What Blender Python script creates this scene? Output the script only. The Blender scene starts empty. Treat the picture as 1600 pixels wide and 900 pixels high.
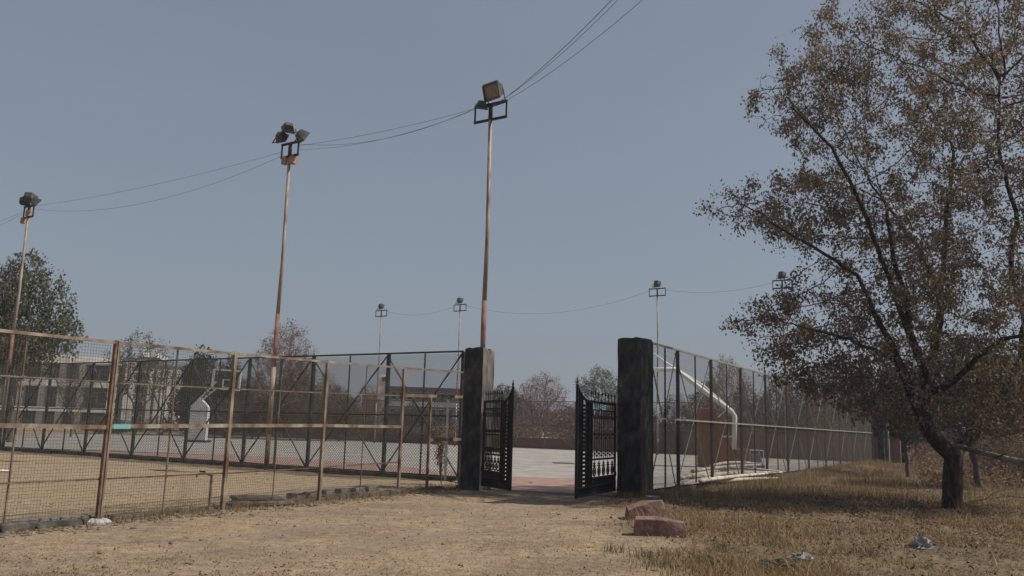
import bpy, math, random
import numpy as np
from mathutils import Vector, Matrix, kdtree
random.seed(7); rng = np.random.default_rng(7)
PI = math.pi
S = bpy.context.scene
COL = S.collection

# ------------------------------------------------------------------ camera, sky, sun, exposure
F = 1300.0; PITCH = math.radians(9.6); ROLL = math.radians(1.6)
CAM = np.array([0, 0, 1.5])
_f = np.array([0, math.cos(PITCH), math.sin(PITCH)]); _u = np.array([0, -math.sin(PITCH), math.cos(PITCH)]); _r = np.array([1., 0, 0])
RR = math.cos(ROLL)*_r + math.sin(ROLL)*_u
UU = -math.sin(ROLL)*_r + math.cos(ROLL)*_u
cd = bpy.data.cameras.new('camera'); cam = bpy.data.objects.new('camera', cd); COL.objects.link(cam)
cam.matrix_world = Matrix(((RR[0], UU[0], -_f[0], 0), (RR[1], UU[1], -_f[1], 0), (RR[2], UU[2], -_f[2], 1.5), (0, 0, 0, 1)))
cd.sensor_width = 36; cd.lens = 36*F/1600; cd.clip_start = 0.1; cd.clip_end = 6000
S.camera = cam

SUN_EL = math.radians(51); SUN_DIR = np.array([0.995, -0.09])          # horizontal direction towards the sun
SUN_AZ = math.atan2(SUN_DIR[0], SUN_DIR[1])                           # clockwise from +Y
w = bpy.data.worlds.new('World'); S.world = w; w.use_nodes = True
nt = w.node_tree; nt.nodes.clear()
sky = nt.nodes.new('ShaderNodeTexSky'); sky.sky_type = 'NISHITA'; sky.sun_disc = False
sky.sun_elevation = SUN_EL; sky.sun_rotation = SUN_AZ
sky.air_density = 1.3; sky.dust_density = 2.6; sky.ozone_density = 2.0; sky.altitude = 200
hs = nt.nodes.new('ShaderNodeHueSaturation'); hs.inputs['Saturation'].default_value = 0.62
bgn = nt.nodes.new('ShaderNodeBackground'); bgn.inputs[1].default_value = 0.075
wo = nt.nodes.new('ShaderNodeOutputWorld')
nt.links.new(sky.outputs[0], hs.inputs['Color']); tint = nt.nodes.new('ShaderNodeMix'); tint.data_type = 'RGBA'; tint.blend_type = 'MULTIPLY'; tint.inputs['Factor'].default_value = 1
tint.inputs['B'].default_value = (.97, 1.0, 1.04, 1)            # dusty violet-grey cast of the air
nt.links.new(hs.outputs[0], tint.inputs['A']); 
dust = nt.nodes.new('ShaderNodeMix'); dust.data_type = 'RGBA'; dust.inputs['B'].default_value = (4.25, 4.95, 6.1, 1)     # even dust veil over the clear-sky gradient
skc = nt.nodes.new('ShaderNodeTexCoord'); skm = nt.nodes.new('ShaderNodeMapping'); skm.inputs['Scale'].default_value = (1, 1, 3.5)
skn = nt.nodes.new('ShaderNodeTexNoise'); skn.inputs['Scale'].default_value = 1.6; skn.inputs['Detail'].default_value = 5
skr = nt.nodes.new('ShaderNodeMapRange'); skr.inputs['To Min'].default_value = .25; skr.inputs['To Max'].default_value = .60
nt.links.new(skc.outputs['Generated'], skm.inputs[0]); nt.links.new(skm.outputs[0], skn.inputs['Vector']); nt.links.new(skn.outputs['Fac'], skr.inputs['Value']); nt.links.new(skr.outputs[0], dust.inputs['Factor'])
nt.links.new(tint.outputs['Result'], dust.inputs['A']); nt.links.new(dust.outputs['Result'], bgn.inputs[0]); nt.links.new(bgn.outputs[0], wo.inputs[0])
sl = bpy.data.lights.new('sun', 'SUN'); sl.energy = 5.0; sl.angle = math.radians(0.6); sl.color = (1, 0.93, 0.83)
so = bpy.data.objects.new('sun', sl); COL.objects.link(so)
sd = Vector((SUN_DIR[0]*math.cos(SUN_EL), SUN_DIR[1]*math.cos(SUN_EL), math.sin(SUN_EL))).normalized()
so.rotation_euler = sd.to_track_quat('Z', 'Y').to_euler(); so.location = (30, 30, 40)
S.view_settings.view_transform = 'Standard'; S.view_settings.look = 'None'; S.view_settings.gamma = 1
S.view_settings.exposure = -0.18
S.cycles.max_bounces = 6; S.cycles.transparent_max_bounces = 8; S.cycles.volume_bounces = 1

# ------------------------------------------------------------------ survey helpers (photo measurements -> world points)
def ray(x, y): return _f + RR*(x-800)/F + UU*(450-y)/F
def G(x, y, z=0.0):
    d = ray(x, y); t = (z-1.5)/d[2]; return CAM + d*t
def AT(x, y, Y):
    d = ray(x, y); return CAM + d*(Y/d[1])
def proj(P):
    d = np.array(P, float)-CAM; z = d @ _f; return 800+F*(d @ RR)/z, 450-F*(d @ UU)/z
def HT(P, y):
    lo, hi = 0, 60
    for _ in range(40):
        m = (lo+hi)/2
        if proj((P[0], P[1], m))[1] > y: lo = m
        else: hi = m
    return lo

# ------------------------------------------------------------------ mesh helpers
class MB:
    def __init__(s): s.v = []; s.f = []; s.n = 0
    def add(s, v, f):
        v = np.asarray(v, float); s.v.append(v)
        s.f.extend([tuple(i+s.n for i in q) for q in f]); s.n += len(v); return s
    def box(s, c, size, rz=0.0, M=None):
        x, y, z = [q/2 for q in size]
        v = np.array([(a*x, b*y, d*z) for d in (-1, 1) for b in (-1, 1) for a in (-1, 1)])
        if M is not None: v = v @ np.array(M).T
        elif rz:
            cz, sz = math.cos(rz), math.sin(rz)
            v = np.stack([v[:, 0]*cz-v[:, 1]*sz, v[:, 0]*sz+v[:, 1]*cz, v[:, 2]], 1)
        return s.add(v+np.array(c), [(0, 2, 3, 1), (4, 5, 7, 6), (0, 1, 5, 4), (2, 6, 7, 3), (0, 4, 6, 2), (1, 3, 7, 5)])
    def bar(s, a, b, w, d=None, up=(0, 0, 1)):
        a = np.array(a, float); b = np.array(b, float); t = b-a; L = np.linalg.norm(t); t = t/L
        up = np.array(up, float)
        if abs(t @ up) > 0.98: up = np.array([0.3, 1, 0]) if abs(t[1]) < .9 else np.array([1., 0, 0])
        x = np.cross(t, up); x /= np.linalg.norm(x); y = np.cross(x, t); d = d or w
        v = [p + x*i*w/2 + y*j*d/2 for p in (a, b) for i, j in ((-1, -1), (1, -1), (1, 1), (-1, 1))]
        return s.add(v, [(3, 2, 1, 0), (4, 5, 6, 7), (0, 1, 5, 4), (1, 2, 6, 5), (2, 3, 7, 6), (3, 0, 4, 7)])
    def tube(s, pts, rad, n=8, cap=True):
        pts = [np.array(p, float) for p in pts]; m = len(pts)
        if not hasattr(rad, '__len__'): rad = [rad]*m
        t0 = pts[1]-pts[0]; t0 /= np.linalg.norm(t0)
        ref = np.array([0, 0, 1.]) if abs(t0[2]) < .9 else np.array([1., 0, 0])
        x = np.cross(t0, ref); x /= np.linalg.norm(x); vs = []
        for i in range(m):
            t = pts[min(i+1, m-1)]-pts[max(i-1, 0)]; t = t/(np.linalg.norm(t)+1e-9)
            x = x-t*(x @ t); x /= np.linalg.norm(x)+1e-9; y = np.cross(t, x)
            for k in range(n):
                a = 2*PI*k/n; vs.append(pts[i]+(x*math.cos(a)+y*math.sin(a))*rad[i])
        fs = [(i*n+k, i*n+(k+1) % n, (i+1)*n+(k+1) % n, (i+1)*n+k) for i in range(m-1) for k in range(n)]
        if cap: fs += [tuple(range(n-1, -1, -1)), tuple(range((m-1)*n, m*n))]
        return s.add(vs, fs)
    def lathe(s, c, prof, n=10):
        vs = [(c[0]+r*math.cos(2*PI*k/n), c[1]+r*math.sin(2*PI*k/n), c[2]+z) for r, z in prof for k in range(n)]
        m = len(prof)
        return s.add(vs, [(i*n+k, i*n+(k+1) % n, (i+1)*n+(k+1) % n, (i+1)*n+k) for i in range(m-1) for k in range(n)]+[tuple(range(n-1, -1, -1)), tuple(range((m-1)*n, m*n))])
    def build(s, name, m, parent=None, smooth=False, local=False):
        v = np.concatenate(s.v)
        if parent is not None and not local: v = v-np.array(parent.location)
        me = bpy.data.meshes.new(name); me.from_pydata(v.tolist(), [], s.f); me.materials.append(m)
        if smooth: me.polygons.foreach_set('use_smooth', [True]*len(me.polygons))
        me.update()
        o = bpy.data.objects.new(name, me); COL.objects.link(o)
        if parent is not None: o.parent = parent
        return o
def raw(name, v, f, m, parent=None, attr=None):
    """big triangle mesh from numpy arrays"""
    me = bpy.data.meshes.new(name); v = np.asarray(v, np.float32)
    if parent is not None: v = v-np.array(parent.location, np.float32)
    f = np.asarray(f, np.int32); nf, k = f.shape
    me.vertices.add(len(v)); me.vertices.foreach_set('co', v.ravel())
    me.loops.add(nf*k); me.loops.foreach_set('vertex_index', f.ravel())
    me.polygons.add(nf); me.polygons.foreach_set('loop_start', np.arange(0, nf*k, k, dtype=np.int32))
    me.update(calc_edges=True)
    if attr is not None:
        for nm, a in attr.items():
            at = me.attributes.new(nm, 'FLOAT', 'POINT'); at.data.foreach_set('value', np.asarray(a, np.float32))
    me.materials.append(m); o = bpy.data.objects.new(name, me); COL.objects.link(o)
    if parent is not None: o.parent = parent
    return o
def tag(o, label=None, cat=None, group=None, kind=None):
    if label: o['label'] = label
    if cat: o['category'] = cat
    if group: o['group'] = group
    if kind: o['kind'] = kind
    return o
def empty(name, loc, label, cat, group=None, rz=0):
    o = bpy.data.objects.new(name, None); COL.objects.link(o); o.location = [float(q) for q in loc]; o.rotation_euler = (0, 0, rz)
    o.empty_display_size = .2
    return tag(o, label, cat, group)
def copy_tree(o, parent=None):
    c = o.copy(); COL.objects.link(c)
    if parent: c.parent = parent
    for ch in list(o.children): copy_tree(ch, c)
    return c

# ------------------------------------------------------------------ materials
def mat(name, cols, scale=3.0, rough=0.8, metal=0.0, bump=0.0, stretch=(1, 1, 1), detail=6, lo=.35, hi=.65, attr=None, trans=0.0, bscale=None, spec=.3, distort=0):
    m = bpy.data.materials.new(name); m.use_nodes = True; t = m.node_tree; N = t.nodes; L = t.links
    b = N['Principled BSDF']; b.inputs['Roughness'].default_value = rough; b.inputs['Metallic'].default_value = metal
    b.inputs['Specular IOR Level'].default_value = spec
    tc = N.new('ShaderNodeTexCoord'); mp = N.new('ShaderNodeMapping'); mp.inputs['Scale'].default_value = stretch
    L.new(tc.outputs['Object'], mp.inputs['Vector'])
    nz = N.new('ShaderNodeTexNoise'); nz.inputs['Scale'].default_value = scale; nz.inputs['Detail'].default_value = detail; nz.inputs['Roughness'].default_value = .62
    nz.inputs['Distortion'].default_value = distort
    L.new(mp.outputs[0], nz.inputs['Vector'])
    fac = nz.outputs['Fac']
    if attr:
        a = N.new('ShaderNodeAttribute'); a.attribute_name = attr
        mx = N.new('ShaderNodeMath'); mx.operation = 'MULTIPLY_ADD'; mx.inputs[1].default_value = .55
        L.new(a.outputs['Fac'], mx.inputs[0])
        m2 = N.new('ShaderNodeMath'); m2.operation = 'MULTIPLY'; m2.inputs[1].default_value = .9; L.new(fac, m2.inputs[0])
        m3 = N.new('ShaderNodeMath'); m3.operation = 'SUBTRACT'; m3.inputs[1].default_value = .22; L.new(m2.outputs[0], m3.inputs[0])
        L.new(m3.outputs[0], mx.inputs[2]); fac = mx.outputs[0]
    r = N.new('ShaderNodeValToRGB'); n = len(cols)
    while len(r.color_ramp.elements) < n: r.color_ramp.elements.new(.5)
    for i, c in enumerate(cols):
        e = r.color_ramp.elements[i]; e.position = lo+(hi-lo)*i/max(1, n-1); e.color = (*c, 1)
    L.new(fac, r.inputs[0]); L.new(r.outputs[0], b.inputs['Base Color'])
    if bump:
        bn = N.new('ShaderNodeTexNoise'); bn.inputs['Scale'].default_value = bscale or scale*6; bn.inputs['Detail'].default_value = 5
        L.new(mp.outputs[0], bn.inputs['Vector'])
        bp = N.new('ShaderNodeBump'); bp.inputs['Strength'].default_value = bump; bp.inputs['Distance'].default_value = .02
        L.new(bn.outputs['Fac'], bp.inputs['Height']); L.new(bp.outputs[0], b.inputs['Normal'])
    if trans:
        tr = N.new('ShaderNodeBsdfTranslucent'); L.new(r.outputs[0], tr.inputs[0])
        mxs = N.new('ShaderNodeMixShader'); mxs.inputs[0].default_value = trans
        out = N['Material Output']; L.new(b.outputs[0], mxs.inputs[1]); L.new(tr.outputs[0], mxs.inputs[2]); L.new(mxs.outputs[0], out.inputs['Surface'])
    return m
M = {}
M['rust_paint'] = mat('rusted_painted_steel', [(.11, .062, .042), (.19, .13, .092), (.26, .215, .16), (.33, .32, .255)], 3.5, .75, .1, .2, (1, 1, .6), lo=.36, hi=.68)
M['brown_steel'] = mat('brown_weathered_steel', [(.07, .045, .035), (.16, .10, .07), (.24, .17, .12)], 5, .7, .1, .1)
M['turquoise'] = mat('turquoise_old_paint', [(.12, .34, .36), (.20, .42, .42)], 5, .6)
M['green_steel'] = mat('dark_green_painted_steel', [(.018, .03, .026), (.035, .05, .043), (.07, .09, .075)], 4, .55, .1, .1)
M['black_steel'] = mat('black_painted_iron', [(.006, .006, .007), (.012, .012, .013), (.022, .02, .02)], 6, .6, .1, .1)
M['wire'] = mat('galvanised_wire', [(.12, .10, .078), (.20, .17, .135)], 6, .6, .2)
M['chain'] = mat('dark_chain_link_wire', [(.03, .032, .03), (.06, .06, .055)], 5, .6, .3)
M['pale_chain'] = mat('rusty_chain_link_wire', [(.11, .085, .065), (.19, .16, .13)], 5, .6, .3)
M['pale_steel'] = mat('pale_worn_green_steel', [(.16, .18, .14), (.28, .29, .23)], 5, .6)
M['silver'] = mat('silver_painted_steel', [(.4, .42, .44), (.6, .62, .63)], 5, .4, .3)
M['pole'] = mat('galvanised_pole_with_rust', [(.13, .07, .045), (.23, .165, .125), (.30, .24, .19), (.36, .31, .26)], 3.2, .6, .15, .1, (2, 2, .5), lo=.32, hi=.6)
M['pole_red'] = mat('peeling_red_primer', [(.16, .06, .045), (.27, .14, .11), (.40, .33, .29)], 3, .7, .05, .1, (2, 2, .5))
M['bracket'] = mat('dark_maroon_steel', [(.02, .015, .02), (.06, .025, .03)], 5, .6, .2)
M['lamp'] = mat('weathered_grey_green_aluminium', [(.05, .055, .05), (.11, .12, .11)], 6, .55, .4)
M['lamp_glass'] = mat('dusty_tan_lamp_glass', [(.18, .13, .09), (.26, .2, .15)], 8, .3, 0)
M['ballast'] = mat('rusty_pink_ballast_box', [(.25, .12, .08), (.42, .25, .18)], 8, .7)
M['cable'] = mat('grey_cable', [(.06, .06, .065), (.08, .08, .085)], 3, .6)
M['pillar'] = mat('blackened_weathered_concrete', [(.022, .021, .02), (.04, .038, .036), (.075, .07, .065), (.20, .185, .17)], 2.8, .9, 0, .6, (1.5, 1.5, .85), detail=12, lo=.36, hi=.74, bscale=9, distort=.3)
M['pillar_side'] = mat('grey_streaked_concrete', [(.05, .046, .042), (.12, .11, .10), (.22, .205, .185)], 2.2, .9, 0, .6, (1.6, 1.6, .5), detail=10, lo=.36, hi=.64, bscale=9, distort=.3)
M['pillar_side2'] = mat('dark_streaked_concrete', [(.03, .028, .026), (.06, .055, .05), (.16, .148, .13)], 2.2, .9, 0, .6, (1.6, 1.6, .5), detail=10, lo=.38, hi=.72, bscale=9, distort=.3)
M['white_pad'] = mat('dirty_white_padding', [(.5, .5, .49), (.74, .74, .73)], 2, .6)
M['white_paint'] = mat('white_painted_tube', [(.62, .62, .6), (.8, .8, .78)], 3, .45)
M['yellow_frame'] = mat('cream_backboard_frame', [(.66, .64, .5), (.8, .78, .64)], 3, .5)
M['red_steel'] = mat('faded_red_painted_panel', [(.13, .045, .03), (.21, .075, .05)], 2.5, .7, 0, .1)
M['grey_steel'] = mat('grey_cart_steel', [(.12, .12, .12), (.3, .3, .3)], 6, .6, .2)
M['rubber'] = mat('dark_rubber', [(.02, .02, .02), (.04, .04, .04)], 6, .8)
M['red_stone'] = mat('red_sandstone', [(.11, .065, .055), (.20, .115, .092), (.31, .215, .18)], 6, .9, 0, .6, lo=.34, hi=.7, bscale=20)
M['grey_stone'] = mat('grey_rubble_stone', [(.10, .09, .085), (.24, .22, .2)], 5, .9, 0, .6)
M['brick'] = mat('old_brick_and_mortar', [(.10, .06, .045), (.19, .13, .1), (.26, .22, .19)], 6, .9, 0, .5)
M['slab'] = mat('dark_stone_slab', [(.05, .042, .037), (.12, .1, .085)], 5, .85, 0, .5)
M['kerb'] = mat('dark_mossy_masonry', [(.03, .03, .026), (.08, .07, .06), (.14, .12, .10)], 3, .95, 0, .5)
M['cement'] = mat('pale_cement_blob', [(.3, .3, .3), (.45, .45, .45)], 10, .9, 0, .5)
M['plastic'] = mat('crumpled_pale_plastic', [(.26, .25, .24), (.44, .43, .42)], 10, .35, 0, .3, trans=.3)
M['blue_white'] = mat('pale_blue_plastic_sheet', [(.55, .66, .72), (.7, .78, .8)], 8, .4)
M['dark_cloth'] = mat('dark_green_cloth_rag', [(.012, .014, .013), (.04, .045, .035)], 8, .7)
M['blue_grey'] = mat('blue_grey_stone', [(.13, .17, .2), (.26, .3, .33)], 7, .8, 0, .3)
M['bleached'] = mat('bleached_bare_poles', [(.26, .22, .17), (.48, .43, .36), (.6, .56, .5)], 4, .85, 0, .2)
M['bark'] = mat('dark_grey_brown_bark', [(.018, .014, .011), (.045, .034, .026), (.10, .08, .06)], 5, .95, 0, 1.0, (3, 3, .8), lo=.35, hi=.68, bscale=18)
M['bark_pale'] = mat('grey_bark', [(.07, .055, .045), (.16, .13, .11)], 5, .95, 0, .5, (3, 3, .8))
M['twig_pale'] = mat('pale_grey_twigs', [(.11, .095, .08), (.22, .195, .17)], 5, .9)
M['bark_pink'] = mat('pinkish_grey_twigs', [(.13, .085, .08), (.22, .16, .15)], 5, .95)
M['log'] = mat('grey_fallen_log', [(.05, .045, .042), (.13, .12, .11), (.24, .22, .2)], 4, .9, 0, .6, (1, 1, 1))
M['leaf_main'] = mat('dry_brown_and_olive_leaves', [(.06, .075, .040), (.11, .115, .062), (.155, .12, .078), (.21, .125, .09), (.37, .29, .225)], 1.1, .55, attr='rnd', trans=.38, lo=.12, hi=.76)
M['leaf_green'] = mat('dusty_green_leaves', [(.04, .052, .028), (.075, .085, .045), (.11, .11, .062), (.15, .12, .08)], .5, .7, attr='rnd', trans=.3, lo=.05, hi=.85)
M['leaf_dark'] = mat('dark_green_leaves', [(.014, .02, .012), (.028, .036, .02), (.045, .055, .03)], .5, .7, attr='rnd', trans=.25, lo=.05, hi=.8)
M['leaf_light'] = mat('fresh_feathery_leaves', [(.06, .085, .035), (.11, .14, .065), (.14, .17, .08)], .5, .7, attr='rnd', trans=.4, lo=.05, hi=.8)
M['leaf_dry'] = mat('dry_brown_scrub_leaves', [(.05, .034, .022), (.10, .064, .04), (.15, .098, .06), (.20, .14, .09)], .5, .8, attr='rnd', trans=.25, lo=.05, hi=.8)
M['leaf_pink'] = mat('pale_pinkish_dry_leaves', [(.14, .09, .08), (.24, .16, .145), (.34, .25, .23)], .5, .8, attr='rnd', trans=.3, lo=.05, hi=.8)
M['leaf_rust'] = mat('rusty_orange_dry_foliage', [(.10, .062, .038), (.18, .115, .07), (.26, .18, .115)], .5, .8, attr='rnd', trans=.3, lo=.05, hi=.8)
M['leaf_straw'] = mat('withered_straw_leaves', [(.12, .09, .05), (.22, .17, .1), (.32, .26, .16)], 3, .8, attr='rnd', trans=.3, lo=.05, hi=.8)
M['grass'] = mat('dry_grass_blades', [(.085, .058, .03), (.20, .135, .068), (.34, .235, .12), (.48, .37, .215)], 2.2, .8, attr='rnd', trans=.3, lo=.12, hi=.85)
M['grass_rust'] = mat('rusty_orange_grass', [(.11, .075, .042), (.20, .135, .075), (.29, .21, .125), (.36, .29, .18)], 1.5, .8, attr='rnd', trans=.3, lo=.12, hi=.85)
M['litter'] = mat('fallen_leaf_litter', [(.07, .045, .03), (.15, .10, .065), (.24, .17, .115)], .8, .9, attr='rnd', lo=.05, hi=.85)
M['clod'] = mat('dirt_clods', [(.08, .06, .042), (.16, .12, .085), (.22, .18, .13)], 3, .95, 0, .5)
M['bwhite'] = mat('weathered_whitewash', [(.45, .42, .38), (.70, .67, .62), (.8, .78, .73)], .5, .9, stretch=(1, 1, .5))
M['bgrey'] = mat('stained_grey_plaster', [(.10, .09, .08), (.19, .17, .155), (.26, .24, .22)], .35, .9)
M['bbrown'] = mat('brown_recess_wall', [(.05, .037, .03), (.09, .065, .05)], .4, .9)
M['bglass'] = mat('dark_window_glass', [(.01, .012, .015), (.025, .03, .035)], .8, .2, spec=.5)
M['court_c'] = None

# ------------------------------------------------------------------ layout lines of the court
A = np.array([-1.4, 23.7]); DL = np.array([-.846, .534]); DL /= np.linalg.norm(DL)
B = np.array([3.55, 20.9]); DR = np.array([.514, .857]); DR /= np.linalg.norm(DR)
FAR = np.array([.3, 67.8])
def isect(p, d, q, e):
    m = np.array([[d[0], -e[0]], [d[1], -e[1]]]); s = np.linalg.solve(m, q-p); return p+d*s[0]
CORNER = isect(B, DR, FAR, DL)
def LX(p, d, px):
    """point on the line p+t*d seen at photo column px at ground level"""
    lo, hi = -5.0, 90.0; inc = proj((*(p+d*hi), 0))[0] > proj((*(p+d*lo), 0))[0]
    for _ in range(50):
        m = (lo+hi)/2; v = proj((*(p+d*m), 0))[0]
        if (v < px) == inc: lo = m
        else: hi = m
    return p+d*lo
def inpoly(x, y, poly):
    c = np.zeros(x.shape, bool); j = len(poly)-1
    for i in range(len(poly)):
        xi, yi = poly[i]; xj, yj = poly[j]
        c ^= ((yi > y) != (yj > y)) & (x < (xj-xi)*(y-yi)/(yj-yi+1e-12)+xi); j = i
    return c
FARL = CORNER+DL*68; NEARL = A+DL*48
COURT = [tuple(NEARL), tuple(A+DL*.2), (-.55, 20.9), (2.55, 19.9), tuple(B+DR*.3), tuple(CORNER), tuple(FARL)]

# ------------------------------------------------------------------ ground
def fbm(x, y, seed, octs=4, f0=1.0):
    r = np.random.default_rng(seed); out = np.zeros_like(x)
    for o in range(octs):
        for _ in range(4):
            a = r.uniform(0, 2*PI); fr = f0*(2**o)*r.uniform(.7, 1.4)
            out += np.sin((x*math.cos(a)+y*math.sin(a))*fr+r.uniform(0, 6.28))/(2**o)/4
    return out
def region(x, y):
    """1 on the shaggy grass to the right of the track, 0 on the trodden track"""
    e = 2.0+.055*(y-9)+.25*np.sin(y*1.7)+.2*np.sin(y*.63+1)
    return 1/(1+np.exp(-(x-e)/.28))
NF = [G(152, 818), G(347, 800), G(498, 784), G(622, 769), G(718, 762)]      # rusty fence post bases
def lot(x, y):
    """1 inside the small enclosed plot on the left"""
    p = NF[0][:2]; q = NF[4][:2]; d = (q-p)/np.linalg.norm(q-p); n = np.array([-d[1], d[0]])
    s = (x-p[0])*n[0]+(y-p[1])*n[1]
    return 1/(1+np.exp(-(s-.1)/.15))
def gz(x, y):
    cour = inpoly(x, y, COURT)
    m = np.clip((60-np.hypot(x, y-20))/25, 0, 1)
    z = fbm(x, y, 3, 4, .9)*.022+fbm(x, y, 5, 3, 5)*.010
    rg = region(x, y)*(1-lot(x, y))
    z += rg*(fbm(x, y, 8, 3, 1.6)*.03+fbm(x, y, 12, 3, 5.5)*.03+.01)
    p = B; n = np.array([DR[1], -DR[0]])                       # low bank along the outside of the right hand fence
    s = (x-p[0])*n[0]+(y-p[1])*n[1]; t = (x-p[0])*DR[0]+(y-p[1])*DR[1]
    z += .16*np.exp(-((s-.9)/.8)**2)*np.clip((t-12)/6, 0, 1)*np.clip((40-t)/4, 0, 1)
    z = np.where(cour, -.06, z*m)
    return z
def axis(lo, hi, step, far, g=1.22):
    c = list(np.arange(lo, hi+1e-6, step)); d = step
    while c[-1] < far: d *= g; c.append(c[-1]+d)
    d = step
    while c[0] > -far: d *= g; c.insert(0, c[0]-d)
    return np.array(c)
xs = axis(-16, 18, .16, 1500); ys = axis(6, 44, .16, 1500)
gx, gy = np.meshgrid(xs, ys); gzv = gz(gx, gy)
nx, ny = len(xs), len(ys); idx = np.arange(nx*ny).reshape(ny, nx)
q = np.stack([idx[:-1, :-1], idx[:-1, 1:], idx[1:, 1:], idx[1:, :-1]], -1).reshape(-1, 4)
RUTS = [[G(-60, 895), G(120, 878), G(330, 853), G(520, 822), G(700, 795), G(840, 774)], [G(180, 905), G(420, 880), G(640, 842), G(770, 805), G(870, 774)]]
def rut(x, y):
    out = np.zeros_like(x)
    for c_ in RUTS:
        best = np.full(x.shape, 9.0)
        for a, b_ in zip(c_[:-1], c_[1:]):
            d = (b_-a)[:2]; L2 = d @ d; t = np.clip(((x-a[0])*d[0]+(y-a[1])*d[1])/L2, 0, 1)
            best = np.minimum(best, np.hypot(x-a[0]-d[0]*t, y-a[1]-d[1]*t))
        out = np.maximum(out, 1/(1+np.exp((best-.30)/.07)))
    return out
gzv = gzv-.018*rut(gx, gy)
rgv = region(gx, gy)*(1-lot(gx, gy)); ltv = lot(gx, gy)

def ground_mat():
    m = bpy.data.materials.new('dry_ground'); m.use_nodes = True; t = m.node_tree; N = t.nodes; L = t.links
    b = N['Principled BSDF']; b.inputs['Roughness'].default_value = .95; b.inputs['Specular IOR Level'].default_value = .1
    tc = N.new('ShaderNodeTexCoord')
    def noise(s, det=6, st=(1, 1, 1), dist=0):
        mp = N.new('ShaderNodeMapping'); mp.inputs['Scale'].default_value = st; L.new(tc.outputs['Object'], mp.inputs[0])
        n = N.new('ShaderNodeTexNoise'); n.inputs['Scale'].default_value = s; n.inputs['Detail'].default_value = det; n.inputs['Roughness'].default_value = .65
        n.inputs['Distortion'].default_value = dist
        L.new(mp.outputs[0], n.inputs['Vector']); return n.outputs['Fac']
    def ramp(fac, cs):
        r = N.new('ShaderNodeValToRGB')
        while len(r.color_ramp.elements) < len(cs): r.color_ramp.elements.new(.5)
        for i, (p, c) in enumerate(cs): r.color_ramp.elements[i].position = p; r.color_ramp.elements[i].color = (*c, 1)
        L.new(fac, r.inputs[0]); return r.outputs[0]
    def mix(f, a, c):
        x = N.new('ShaderNodeMix'); x.data_type = 'RGBA'
        L.new(f, x.inputs['Factor']); L.new(a, x.inputs['A']); L.new(c, x.inputs['B']); return x.outputs['Result']
    def attr(n):
        a = N.new('ShaderNodeAttribute'); a.attribute_name = n; return a.outputs['Fac']
    big = noise(.35, 5, dist=.6); fn1 = N.new('ShaderNodeMath'); fn1.operation = 'MULTIPLY_ADD'; fn1.inputs[1].default_value = .55
    fn2 = N.new('ShaderNodeMath'); fn2.operation = 'MULTIPLY'; fn2.inputs[1].default_value = .45
    L.new(noise(46, 6), fn1.inputs[0]); L.new(noise(6, 8), fn2.inputs[0]); L.new(fn2.outputs[0], fn1.inputs[2]); fine = fn1.outputs[0]; mid = noise(1.1, 9, dist=.3); spk = noise(38, 3)
    straw = ramp(fine, [(.36, (.16, .112, .070)), (.5, (.31, .228, .143)), (.63, (.47, .365, .245))])
    dirt = ramp(fine, [(.36, (.155, .112, .077)), (.5, (.27, .203, .142)), (.63, (.39, .31, .225))])
    f1 = ramp(mid, [(.42, (0, 0, 0)), (.60, (1, 1, 1))])
    track = mix(f1, straw, dirt)
    # tyre-worn band across the front, greyer bare soil
    gr = ramp(noise(.8, 5, (1, 2.6, 1)), [(.45, (0, 0, 0)), (.62, (1, 1, 1))])
    track = mix(gr, track, dirt)
    pt = ramp(noise(.55, 8, (1, 1.5, 1), .5), [(.46, (0, 0, 0)), (.60, (.8, .8, .8))])
    track = mix(pt, track, ramp(fine, [(.36, (.12, .088, .062)), (.5, (.20, .15, .105)), (.64, (.30, .235, .17))]))
    shag = mix(ramp(mid, [(.36, (0, 0, 0)), (.62, (1, 1, 1))]), ramp(fine, [(.36, (.10, .072, .042)), (.5, (.19, .14, .085)), (.64, (.33, .25, .155))]),
               ramp(fine, [(.36, (.07, .052, .036)), (.52, (.12, .092, .066)), (.66, (.19, .145, .10))]))
    lots = mix(ramp(mid, [(.44, (0, 0, 0)), (.66, (1, 1, 1))]), ramp(fine, [(.36, (.19, .14, .088)), (.5, (.30, .228, .145)), (.64, (.42, .33, .22))]), dirt)
    rutc = ramp(fine, [(.38, (.17, .128, .095)), (.5, (.24, .185, .138)), (.64, (.31, .245, .185))])
    rf_ = N.new('ShaderNodeMath'); rf_.operation = 'MULTIPLY'; L.new(attr('rut'), rf_.inputs[0]); L.new(ramp(mid, [(.38, (0, 0, 0)), (.58, (.85, .85, .85))]), rf_.inputs[1])
    track = mix(rf_.outputs[0], track, rutc)
    c = mix(attr('grassy'), track, shag); c = mix(attr('plot'), c, lots)
    sp = ramp(spk, [(.30, (.38, .33, .28)), (.40, (1, 1, 1))])
    mm = N.new('ShaderNodeMix'); mm.data_type = 'RGBA'; mm.blend_type = 'MULTIPLY'; mm.inputs['Factor'].default_value = 1
    L.new(c, mm.inputs['A']); L.new(sp, mm.inputs['B'])
    L.new(mm.outputs['Result'], b.inputs['Base Color'])
    bp = N.new('ShaderNodeBump'); bp.inputs['Strength'].default_value = .9; bp.inputs['Distance'].default_value = .035
    L.new(noise(14, 8), bp.inputs['Height']); L.new(bp.outputs[0], b.inputs['Normal'])
    return m
gr = raw('ground', np.stack([gx.ravel(), gy.ravel(), gzv.ravel()], 1), q, ground_mat(), attr={'grassy': rgv.ravel(), 'plot': ltv.ravel(), 'rut': rut(gx, gy).ravel()})
gr['kind'] = 'structure'; gr['label'] = 'dry dusty ground with straw coloured grass'
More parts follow.
